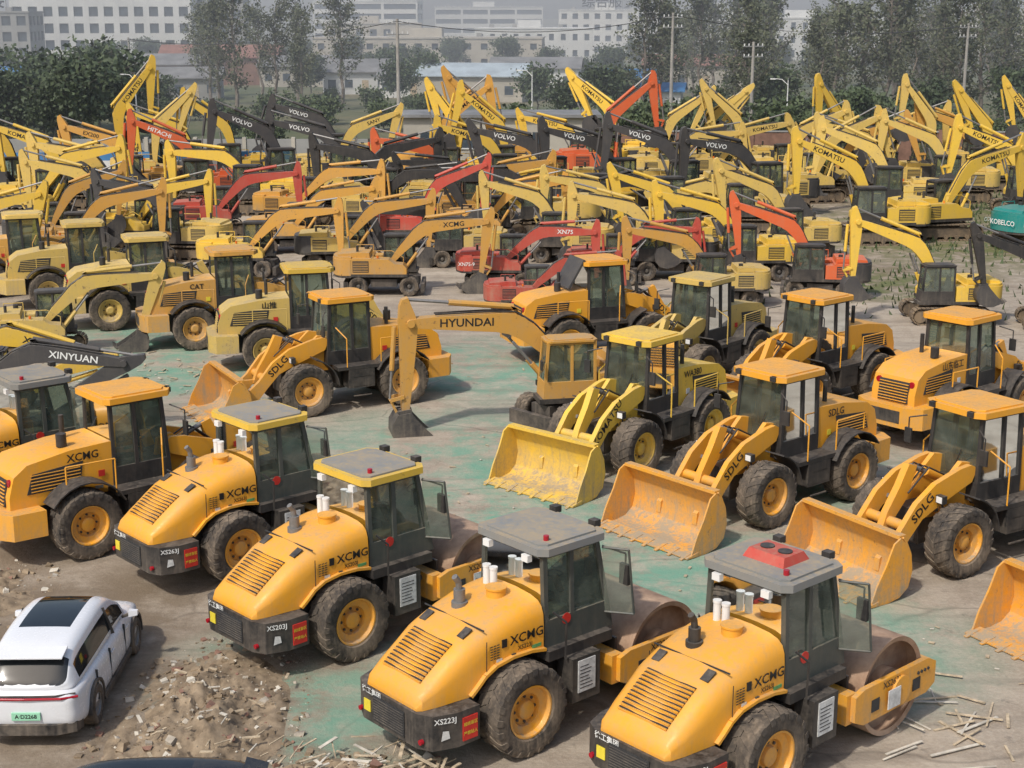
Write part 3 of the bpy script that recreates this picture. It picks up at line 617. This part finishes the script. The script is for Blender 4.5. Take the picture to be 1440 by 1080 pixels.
# ==================================================================== GROUND
def sheet(name,x0,x1,y0,y1,z,mat):
    mb=MB(); mb.add([(x0,y0,z),(x1,y0,z),(x1,y1,z),(x0,y1,z)],[(0,1,2,3)],mat); return mb.obj(name)
m,nt,b=newmat('grassland'); g=N(nt,'ShaderNodeNewGeometry')
n1=noise_n(nt,.03,6,.65,g.outputs['Position']); n2=noise_n(nt,.8,6,.7,g.outputs['Position'])
c=mix(nt,mrange(nt,n1,.4,.6),(.09,.11,.045),(.20,.165,.095)); c=mix(nt,mrange(nt,n2,.35,.7,0,.7),c,(.06,.075,.03)); L(nt,c,b.inputs['Base Color']); b.inputs['Roughness'].default_value=.95
sheet('ground',-1500,1500,-200,3000,-.004,m)
m,nt,b=newmat('yard_concrete'); g=N(nt,'ShaderNodeNewGeometry'); pos=g.outputs['Position']
n1=noise_n(nt,.12,6,.6,pos); n2=noise_n(nt,.9,8,.7,pos); n3=noise_n(nt,12,5,.7,pos); n4=noise_n(nt,.28,8,.72,pos)
c=mix(nt,mrange(nt,n1,.35,.65),(.44,.375,.295),(.33,.27,.205))
c=mix(nt,mrange(nt,n2,.40,.66,0,.7),c,(.21,.165,.12))
c=mix(nt,mrange(nt,n3,.45,.75,0,.5),c,(.52,.45,.36))
c=mix(nt,mrange(nt,noise_n(nt,2.2,6,.65,pos),.60,.70,0,.6),c,(.09,.075,.06))
mp=N(nt,'ShaderNodeMapping'); mp.inputs['Rotation'].default_value=(0,0,R(-38)); mp.inputs['Scale'].default_value=(.12,1.4,1); L(nt,pos,mp.inputs[0])
c=mix(nt,mrange(nt,noise_n(nt,1,6,.6,mp.outputs[0]),.50,.66,0,.6),c,(.19,.155,.12))
vo=N(nt,'ShaderNodeTexVoronoi',feature='DISTANCE_TO_EDGE'); vo.inputs['Scale'].default_value=.16; 
va=N(nt,'ShaderNodeVectorMath',operation='ADD'); nc=N(nt,'ShaderNodeTexNoise'); nc.inputs['Scale'].default_value=.6; L(nt,pos,nc.inputs['Vector']); L(nt,pos,va.inputs[0]); L(nt,nc.outputs['Color'],va.inputs[1]); L(nt,va.outputs[0],vo.inputs['Vector'])
c=mix(nt,mrange(nt,vo.outputs[0],.0,.010,.5,0),c,(.10,.08,.06))
def spot(cx,cy,r):
    s=N(nt,'ShaderNodeVectorMath',operation='DISTANCE'); L(nt,pos,s.inputs[0]); s.inputs[1].default_value=(cx,cy,0)
    return mrange(nt,s.outputs['Value'],r*.35,r,1,0)
acc=None
for cx,cy,r in ((-14,53,7),(-10,49,5),(-1.6,39.5,6.5),(3.2,31.3,5),(-3.2,24.0,3.0),(-4.9,25.6,2.4),(.5,29,5),(-1,50,6),(6,27,4),(-9,40,5),(3,60,5),(0,34,5),(8,38,4)):
    s=spot(cx,cy,r); acc=s if acc is None else math_n(nt,'MAXIMUM',acc,s)
gm=math_n(nt,'MULTIPLY',acc,mrange(nt,n4,.42,.52)); gm=math_n(nt,'MULTIPLY',gm,mrange(nt,n2,.32,.58,.15,1),True); gm=math_n(nt,'MULTIPLY',gm,.85)
c=mix(nt,gm,c,(.13,.32,.225))
mud=None
for cx,cy,r in ((-6,24,5.5),(-9,28,5),(-4,21.5,4),(-13,30,5),(26,80,14),(18,68,7),(30,95,14)):
    s=spot(cx,cy,r); mud=s if mud is None else math_n(nt,'MAXIMUM',mud,s)
mudm=math_n(nt,'MULTIPLY',mud,mrange(nt,n2,.3,.55,.2,.9),True); mudm=math_n(nt,'MULTIPLY',mudm,mrange(nt,gm,0,.6,1,.2))
c=mix(nt,mudm,c,(.17,.125,.08))
gr=spot(26,82,16); gr=math_n(nt,'MAXIMUM',gr,spot(33,92,14)); gr=math_n(nt,'MAXIMUM',gr,spot(17,66,5)); gr=math_n(nt,'MULTIPLY',gr,mrange(nt,n2,.42,.55),True)
c=mix(nt,gr,c,(.12,.13,.045))
L(nt,c,b.inputs['Base Color']); L(nt,mrange(nt,n2,.3,.7,.72,.95),b.inputs['Roughness'])
bp=N(nt,'ShaderNodeBump'); bp.inputs['Strength'].default_value=.5; bp.inputs['Distance'].default_value=.05; L(nt,math_n(nt,'ADD',n3,n2),bp.inputs['Height']); L(nt,bp.outputs[0],b.inputs['Normal'])
sheet('yard_pavement',-60,70,-10,118,0,m)

# rubble
M['soil']=plain('rubble_soil',(.27,.205,.135),.95,.5,2.5,col2=(.15,.11,.07))
M['rock']=plain('broken_concrete',(.38,.33,.26),.9,.4,3); M['rock2']=plain('pale_debris',(.58,.53,.44),.9,.3,3); M['brick']=plain('broken_brick',(.25,.14,.10),.9,.3,3)
M['wood']=plain('splintered_wood',(.50,.40,.27),.8,.4,6); 
def mound(name,cx,cy,rx_,ry,h,nchunk,sd):
    rnd=random.Random(sd); mb=MB(); n=70; V=[]
    def hz(u,v):
        d=math.sqrt(u*u+v*v)+.25*noise.noise(Vector((u*2,v*2,sd+7))); k=max(0,1-d*d)
        return k*(h*(.55+.9*noise.noise(Vector((u*2.2+sd,v*2.2,0)))) +.14*noise.noise(Vector((u*9,v*9,sd)))+.08*noise.noise(Vector((u*26,v*26,sd)))+.04*noise.noise(Vector((u*60,v*60,sd))))-.015
    for i in range(n+1):
        for j in range(n+1):
            u=i/n*2-1; v=j/n*2-1; V.append((cx+u*rx_,cy+v*ry,hz(u,v)))
    mb.add(V,[(i*(n+1)+j,(i+1)*(n+1)+j,(i+1)*(n+1)+j+1,i*(n+1)+j+1) for i in range(n) for j in range(n)],'soil')
    for k in range(nchunk):
        t=rnd.random()*6.283; r=rnd.random()**.6*1.25; u=r*math.cos(t); v=r*math.sin(t)
        s=.008+.07*rnd.random()**8; z=max(0,hz(u,v) if r<1 else 0)+s*.2
        mb.X=Matrix.Translation((cx+u*rx_,cy+v*ry,z))@Matrix.Rotation(rnd.random()*6,4,'Z')@Matrix.Rotation(rnd.uniform(-.7,.7),4,'X')
        j=lambda:s*(.5+.9*rnd.random())
        mb.hull([(-j(),-j(),-j()*.6),(j(),-j(),-j()*.6),(j(),j(),-j()*.6),(-j(),j(),-j()*.6)],[(-j(),-j(),j()*.5),(j(),-j(),j()*.5),(j(),j(),j()*.5),(-j(),j(),j()*.5)],rnd.choice(['rock','soil','soil','soil','soil','soil','rock2','brick']))
    mb.X=Matrix.Identity(4)
    return mb.obj(name,ang=70)
mound('rubble_pile',-5.4,23.4,1.5,3.2,.45,1500,3)
mound('rubble_pile',-2.7,21.1,1.9,1.2,.4,900,5)
mound('rubble_pile',-11.8,29.2,1.8,2.0,.3,700,8)
def scraps(name,cx,cy,rx_,ry,n,sd,lmin=.2,lmax=1.1,zz=.05):
    rnd=random.Random(sd); mb=MB()
    for k in range(n):
        x=cx+rnd.gauss(0,rx_*.6); y=cy+rnd.gauss(0,ry*.6); t=rnd.random()*3.14; l=rnd.uniform(lmin,lmax)/2; z=zz+rnd.random()*zz*2
        d=Vector((math.cos(t)*l,math.sin(t)*l,rnd.uniform(-.08,.08)*l)); c=Vector((x,y,z+.02))
        mb.beam(c-d,c+d,rnd.uniform(.015,.07),.015,rnd.choice(['wood','wood','wood','rock2']))
    return mb.obj(name)
scraps('wood_scraps',-2.3,21.3,1.4,.8,110,3,.15,.7,.14); scraps('wood_scraps',-5.3,22.6,1.0,2.2,50,5,.06,.35,.15)
scraps('wood_scraps',7.9,23.6,1.3,1.1,22,6,.3,1.1,.01); scraps('litter_scraps',2.5,51,3,6,60,9,.06,.3,.01); scraps('litter_scraps',-12,49,3,3,90,12,.06,.4,.01); scraps('litter_scraps',-.5,36,4,5,80,13,.03,.2,.004); scraps('litter_scraps',5,27,4,4,70,14,.03,.16,.004)

# ==================================================================== BUILDINGS
M['wallw']=plain('white_render_wall',(.60,.61,.60),.85,.12,.15,bump=.05); M['wallc']=plain('cream_render_wall',(.42,.39,.33),.85,.2,.2,bump=.05)
M['wallg']=plain('grey_wall',(.28,.28,.27),.85,.2,.2,bump=.05); M['wallb']=plain('brick_wall_material',(.22,.12,.085),.9,.3,1.2)
M['rgrey']=plain('grey_roof_sheet',(.20,.20,.20),.7,.3,.5); M['rblue']=plain('blue_roof_sheet',(.06,.20,.42),.5,.2,.6); M['rpale']=plain('pale_roof_sheet',(.36,.42,.46),.6,.2,.5)
M['rred']=plain('red_roof_tile',(.25,.12,.09),.8,.3,.7); M['win']=plain('window_glass',(.07,.09,.11),.15,.4,.8,bump=0)
def block(name,x,y,w,d,h,fl,bays,wall,yaw=0,sign='',pier=.45,band=.45):
    mb=MB(); hw,hd=w/2,d/2
    mb.box(-hw+.3,hw-.3,-hd+.3,hd-.3,0,h-.1,'win')
    fh=h/fl
    for i in range(fl+1):
        z0=max(0,i*fh-fh*band*.5); z1=min(h,i*fh+fh*band*.5)
        for (a,b_,c_,e) in ((-hw,hw,-hd,-hd+.28),(-hw,hw,hd-.28,hd)): mb.box(a,b_,c_,e,z0,z1,wall)
        for (a,b_) in ((-hw,-hw+.28),(hw-.28,hw)): mb.box(a,b_,-hd+.281,hd-.281,z0,z1,wall)
    bw=w/bays
    for i in range(bays+1):
        xx=-hw+i*bw; a=max(-hw-.02,xx-bw*pier/2); b_=min(hw+.02,xx+bw*pier/2)
        mb.box(a,b_,-hd-.03,-hd+.25,0,h,wall); mb.box(a,b_,hd-.25,hd+.03,0,h,wall)
    nb=max(2,int(d/bw))
    for i in range(nb+1):
        yy=-hd+i*d/nb; a=max(-hd+.26,yy-.7); b_=min(hd-.26,yy+.7)
        mb.box(-hw-.03,-hw+.25,a,b_,0,h,wall); mb.box(hw-.25,hw+.03,a,b_,0,h,wall)
    mb.box(-hw-.2,hw+.2,-hd-.2,hd+.2,h,h+.3,wall); mb.box(-hw*.3,hw*.1,-2,3,h+.3,h+2.2,wall)
    for q in range(4): mb.box(-hw*.8+q*hw*.4,-hw*.8+q*hw*.4+1.2,1,2,h+.3,h+1.1,'wallg')
    if sign:
        mb.text(sign,3.4,(0,-hd-.1,h+2.2),(1,0,0),(0,0,1),'label',1.15)
        for q in range(7): mb.beam((-6+q*2,-hd,h+.3),(-6+q*2,-hd,h+3.8),.12,.12,'wallg')
    return mb.obj(name,(x,y,0),yaw)
block('white_office_building',29,450,29,14,12.6,4,9,'wallw',-8,'综合服务',.5,.5)
block('office_building',-89,335,38,16,17.5,5,12,'wallw',6,'',.4,.42)
block('office_building',-104,300,20,14,12,4,7,'wallg',6,'综合楼',.4,.4)
block('office_building',-68,350,14,14,20,6,5,'wallg',4,'',.4,.4)
block('long_white_building',-47,500,34,14,15.5,5,3,'wallw',-4,'',.08,.45)
block('long_white_building',-9,600,42,14,14,4,4,'wallw',0,'',.08,.5)
block('factory_building',-18,340,50,20,6.5,2,14,'wallc',-3,'',.6,.6)
block('factory_building',6,395,30,18,8,2,10,'wallw',-3,'',.6,.6)
block('factory_building',-38,420,26,16,9,2,7,'wallc',3,'',.5,.6)
block('white_apartment_building',78,400,42,14,10.5,3,14,'wallw',-6,'',.6,.5)
block('white_apartment_building',60,440,18,14,12.5,4,6,'wallw',-6,'',.6,.5)
block('white_apartment_building',135,420,46,14,12,4,12,'wallc',-6,'',.6,.5)
def house(name,x,y,w,d,h,rh,wall,roof,yaw=0,win=4):
    mb=MB(); hw,hd=w/2,d/2
    mb.box(-hw,hw,-hd,hd,0,h,wall); o=.5
    mb.prism([(-hd-o,h),(0,h+rh),(hd+o,h),(hd+o,h+.15),(0,h+rh+.18),(-hd-o,h+.15)],-hw-o,hw+o,roof,'x')
    for sx in (-1,1): mb.add([(sx*(hw-.01),-hd,h),(sx*(hw-.01),hd,h),(sx*(hw-.01),0,h+rh)],[(0,1,2)],wall)
    for i in range(win):
        xx=-hw+(i+.5)*w/win
        if i==win//2: mb.box(xx-.5,xx+.5,-hd-.04,-hd+.02,0,2.1,'wood')
        else: mb.box(xx-.6,xx+.6,-hd-.04,-hd+.02,1,2.2,'win'); mb.box(xx-.68,xx+.68,-hd-.06,-hd+.02,.9,1.0,wall)
    return mb.obj(name,(x,y,0),yaw)
house('low_house',-5,213,15,9,3.4,1.6,'wallc','rpale',-12); house('low_house',-24,232,10,8,3.2,1.8,'wallw','rgrey',8); house('low_house',-15,222,8,7,3,1.5,'wallw','rgrey',-4)
house('brick_house',-56,235,16,9,4.2,1.5,'wallb','rgrey',4); house('brick_house',-50,262,20,9,4.5,2,'wallb','rred',2); house('low_house',-46,215,9,7,3,1.4,'wallg','rgrey',6)
house('blue_roof_shed',15.5,196,6,7,3.8,1.0,'wallw','rblue',-10,2); house('blue_roof_shed',17.5,175,4.5,5,3.2,.8,'wallw','rblue',-10,2); house('blue_roof_shed',-68,205,14,9,3.6,1.2,'wallw','rblue',5)
house('low_house',-36,255,12,8,3.3,1.6,'wallc','rgrey',0); house('low_house',4,245,14,8,3.3,1.6,'wallw','rgrey',-6); house('low_house',30,250,16,8,3.6,1.6,'wallc','rred',-6)
mb=MB(); mb.box(-9,7,-3,3,0,3.6,'wallc'); mb.box(-9.4,7.4,-3.4,3.3,3.6,3.85,'rgrey')
for i in range(5): mb.box(-7.6+i*3.1,-6.2+i*3.1,-3.05,-2.9,1.1,2.4,'win'); mb.box(-7.7+i*3.1,-6.1+i*3.1,-3.1,-2.9,1.0,1.1,'wallw')
mb.obj('concrete_shed',(0,127,0))
mb=MB(); mb.box(8,75,-.12,.12,0,2.4,'wallb'); mb.box(8,75,-.18,.18,2.4,2.5,'wallg')
for i in range(18): mb.box(8+i*3.9,8.4+i*3.9,-.24,.24,0,2.6,'wallb')
mb.obj('brick_boundary_wall',(0,125,0),-2)
mb=MB(); mb.box(-70,-10,-.1,.1,0,2.0,'wallg')
for i in range(16): mb.box(-70+i*4,-69.7+i*4,-.2,.2,0,2.15,'wallc')
mb.obj('boundary_wall',(0,122,0))
mb=MB()
for i in range(14):
    mb.box(i*2,i*2+1.98,-.03,.03,0,1.7,'wallw'); mb.box(i*2,i*2+1.98,-.035,.035,1.7,2.3,'rblue'); mb.box(i*2-.04,i*2+.04,-.06,.06,0,2.35,'wallg')
mb.obj('site_hoarding',(-44,106,0),4)
# ==================================================================== POLES
M['conc']=plain('pole_concrete',(.33,.31,.28),.9,.2,1)
def pole(x,y,h,name='utility_pole',arms=2):
    mb=MB(); mb.cyl((0,0,0),(0,0,h),.2,'conc',.12,10)
    for i in range(arms):
        z=h-.4-i*.9; mb.box(-1,1,-.06,.06,z-.05,z+.05,'wallg')
        for q in (-.9,-.45,.45,.9): mb.cyl((q,0,z+.05),(q,0,z+.25),.05,'white',n=6)
    mb.obj(name,(x,y,0),20)
pole(-9.8,130,11.5); pole(14.8,140,12); pole(21.5,135,9.5); pole(-48,190,9); pole(45,150,11)
mb=MB()
for (x0,y0,h0),(x1,y1,h1) in (((-9.8,130,11.5),(14.8,140,12)),((14.8,140,12),(45,150,11)),((-48,190,9),(-9.8,130,11.5))):
    for q in (-.8,0,.8):
        pts=[]
        for i in range(13): t=i/12; pts.append((x0+(x1-x0)*t,y0+(y1-y0)*t+q,h0+(h1-h0)*t-.2-1.2*4*t*(1-t)))
        mb.tube(pts,.02,'int',4)
mb.obj('overhead_wires')
def lamp(x,y,h):
    mb=MB(); mb.cyl((0,0,0),(0,0,h),.09,'white',.05,8); mb.tube([(0,0,h-.1),(.6,0,h+.4),(1.3,0,h+.45)],.035,'white'); mb.box(1.2,1.75,-.12,.12,h+.38,h+.48,'white')
    mb.box(-.35,.35,-.25,.25,h+.6,h+.64,'dgrey'); mb.cyl((0,0,h),(0,0,h+.6),.04,'white'); mb.obj('street_lamp',(x,y,0),150)
lamp(26,142,5.5); lamp(-35,140,6); lamp(2.0,150,6); lamp(-62,170,7)
# ==================================================================== TREES
def leafmat(name,c1,c2):
    m,nt,b=newmat(name); g=N(nt,'ShaderNodeNewGeometry'); n1=noise_n(nt,.9,4,.6,g.outputs['Position'])
    oi=N(nt,'ShaderNodeObjectInfo'); c=mix(nt,mrange(nt,n1,.35,.65),c1,c2); hs=N(nt,'ShaderNodeHueSaturation'); L(nt,c,hs.inputs['Color']); L(nt,mrange(nt,oi.outputs['Random'],0,1,.75,1.25),hs.inputs['Value'])
    L(nt,hs.outputs[0],b.inputs['Base Color']); b.inputs['Roughness'].default_value=.7
    return m
M['leafp']=leafmat('poplar_foliage',(.12,.13,.07),(.07,.085,.042)); M['leafd']=leafmat('dark_foliage',(.07,.10,.04),(.04,.06,.025)); M['leafy']=leafmat('shrub_foliage',(.09,.12,.045),(.05,.075,.028))
M['bark']=plain('bark',(.19,.16,.13),.9,.4,3)
def tree_mesh(kind,sd):
    rnd=random.Random(sd); mb=MB()
    if kind=='poplar': Ht,cr,nb,leaf,dens,lf=16,rnd.uniform(2.4,3.4),58,'leafp',38,.19
    elif kind=='broad': Ht,cr,nb,leaf,dens,lf=8,3.4,46,'leafd',60,.25
    else: Ht,cr,nb,leaf,dens,lf=3.4,2.2,26,'leafy',50,.22
    pts=[Vector((0,0,0))]; 
    for i in range(1,7): pts.append(Vector((rnd.uniform(-.35,.35),rnd.uniform(-.35,.35),Ht*.92*i/6)))
    for i in range(6): mb.cyl(pts[i],pts[i+1],.2*(1-i/6.5)*Ht/12,'bark',.2*(1-(i+1)/6.5)*Ht/12,7)
    for k in range(nb):
        if kind=='poplar': t=.2+.8*rnd.random(); rad=cr*(1.15-abs(t-.5)*1.3)*rnd.uniform(.35,1.1); rise=rad*1.2
        else: t=.3+.6*rnd.random(); rad=cr*math.sqrt(max(.1,1-((t-.58)/.5)**2))*rnd.uniform(.35,1); rise=rad*.35
        i=min(5,int(t*6)); p=pts[i].lerp(pts[i+1],t*6-i); p=Vector((p.x,p.y,Ht*.9*t))
        an=rnd.random()*6.283; e=p+Vector((math.cos(an)*rad,math.sin(an)*rad,rise*rnd.uniform(.5,1)))
        mb.cyl(p,e,.05,'bark',.015,4)
        dd=int(dens*rnd.uniform(.3,1.5))
        for q in range(dd):
            s=rnd.uniform(.35,1.1); c=p.lerp(e,s)+Vector((rnd.gauss(0,.42),rnd.gauss(0,.42),rnd.gauss(0,.42)))*(.8 if kind!='broad' else 1.2)
            if c.z<.2: continue
            a=Vector((rnd.gauss(0,1),rnd.gauss(0,1),rnd.gauss(0,1))).normalized(); bq=a.cross(Vector((rnd.gauss(0,1),rnd.gauss(0,1),rnd.gauss(0,1)))).normalized(); z=lf*rnd.uniform(.6,1.4)
            mb.add([c-a*z,c-bq*z*.6,c+a*z,c+bq*z*.6],[(0,1,2,3)],leaf)
    ob=mb.obj('tree_src'); me=ob.data; bpy.data.objects.remove(ob); return me
TM={k:[tree_mesh(k,s) for s in range(4)] for k in ('poplar','broad','shrub')}
def put(name,kind,x,y,s=1.0,sz=None):
    ob=bpy.data.objects.new(name,random.choice(TM[kind])); COL.objects.link(ob); ob.location=(x,y,0); ob.rotation_euler=(0,0,random.random()*6.28); ob.scale=(s,s,sz or s)
rt=random.Random(11)
for i in range(34): put('poplar_tree','poplar',15+i*1.75+rt.uniform(-1.6,1.6),rt.uniform(146,190),rt.uniform(.75,1.15),rt.uniform(.72,1.15))
for i in range(22): put('poplar_tree','poplar',24+i*3.6+rt.uniform(-2,2),rt.uniform(200,270),rt.uniform(.8,1.1))
for x,y in ((-37,190),(-33,180),(-30,192),(-26,186),(-40,200),(-22,195),(-35,210),(-45,220),(-29,205)): put('poplar_tree','poplar',x,y,rt.uniform(.8,1.05))
for i in range(13): put('broadleaf_tree','broad',-60+i*1.8+rt.uniform(-1,1),rt.uniform(136,165),rt.uniform(.8,1.25))
for x,y,s in ((-52,135,.8),(-47,150,.9),(-62,150,1),(6,158,.75),(10,165,.9),(13,175,.8),(-15,200,.8),(-12,215,.9),(-40,170,.7),(20,150,.7),(32,140,.7),(40,145,.8),(28,160,.9),(50,150,.9),(-30,225,.8),(-20,240,.9),(3,185,.8)): put('broadleaf_tree','broad',x,y,s)
def belt(name,kind,lst):
    V=[];Fc=[];Mi=[];src0=TM[kind][0]
    for x,y,s,r in lst:
        me=random.choice(TM[kind]); o=len(V); ca,sa=math.cos(r),math.sin(r)
        for v in me.vertices: V.append((x+s*(v.co.x*ca-v.co.y*sa),y+s*(v.co.x*sa+v.co.y*ca),s*v.co.z))
        for p in me.polygons: Fc.append([o+k for k in p.vertices]); Mi.append(p.material_index)
    me=bpy.data.meshes.new(name); me.from_pydata(V,[],Fc)
    for mm in src0.materials: me.materials.append(mm)
    me.polygons.foreach_set('material_index',Mi); ob=bpy.data.objects.new(name,me); COL.objects.link(ob)
belt('distant_trees','broad',[(rt.uniform(-130,170),rt.uniform(250,330),rt.uniform(.6,1.0),rt.random()*6) for i in range(85)])
belt('hedge_shrubs','shrub',[(rt.uniform(-70,-8),rt.uniform(124,200),rt.uniform(.5,1.0),rt.random()*6) for i in range(40)]+[(rt.uniform(0,70),rt.uniform(128,150),rt.uniform(.7,1.3),rt.random()*6) for i in range(55)])
rg=random.Random(4); mb=MB()
for k in range(1500):
    cx,cy=rg.choice(((26,84),(30,90),(17.5,66),(24,78),(34,95))); x=cx+rg.gauss(0,3.6); y=cy+rg.gauss(0,3.6); h=rg.uniform(.1,.4); t=rg.random()*3.14; w=rg.uniform(.03,.1)
    mb.add([(x-w*math.cos(t),y-w*math.sin(t),0),(x+w*math.cos(t),y+w*math.sin(t),0),(x+rg.uniform(-.15,.15),y+rg.uniform(-.15,.15),h)],[(0,1,2)],'leafy')
mb.obj('weed_grass')
hm=bpy.data.materials.new('hazy_air'); hm.use_nodes=True; nt=hm.node_tree; nt.nodes.clear(); o=N(nt,'ShaderNodeOutputMaterial'); vs=N(nt,'ShaderNodeVolumeScatter'); vs.inputs['Density'].default_value=.0025; vs.inputs['Color'].default_value=(.90,.94,1,1); vs.inputs['Anisotropy'].default_value=.1; L(nt,vs.outputs[0],o.inputs['Volume'])
mb=MB(); mb.box(-400,400,119,900,.02,60,hm); mb.obj('haze')
# ==================================================================== CAMERA / LIGHT
cam=bpy.data.cameras.new('camera'); cam.lens=52; cam.sensor_width=36; cam.clip_end=6000; cam.clip_start=.5
co=bpy.data.objects.new('camera',cam); COL.objects.link(co); co.location=(0,0,12); co.rotation_euler=(R(90-14.09),0,0); scene.camera=co
w=bpy.data.worlds.new('World'); scene.world=w; w.use_nodes=True; nt=w.node_tree
sky=nt.nodes.new('ShaderNodeTexSky'); sky.sky_type='NISHITA'; sky.sun_disc=False; EL,AZ=50,216
sky.sun_elevation=R(EL); sky.sun_rotation=R(AZ); sky.dust_density=3; sky.air_density=1.2
nt.links.new(sky.outputs[0],nt.nodes['Background'].inputs[0]); nt.nodes['Background'].inputs[1].default_value=.15
sl=bpy.data.lights.new('sun','SUN'); sl.energy=3.0; sl.angle=R(2.5); sl.color=(1,.955,.88); so=bpy.data.objects.new('sun',sl); COL.objects.link(so)
d=Vector((math.sin(R(AZ))*math.cos(R(EL)),math.cos(R(AZ))*math.cos(R(EL)),math.sin(R(EL)))); so.rotation_euler=d.to_track_quat('Z','Y').to_euler()
scene.view_settings.view_transform='Standard'; scene.view_settings.look='None'; scene.view_settings.exposure=0
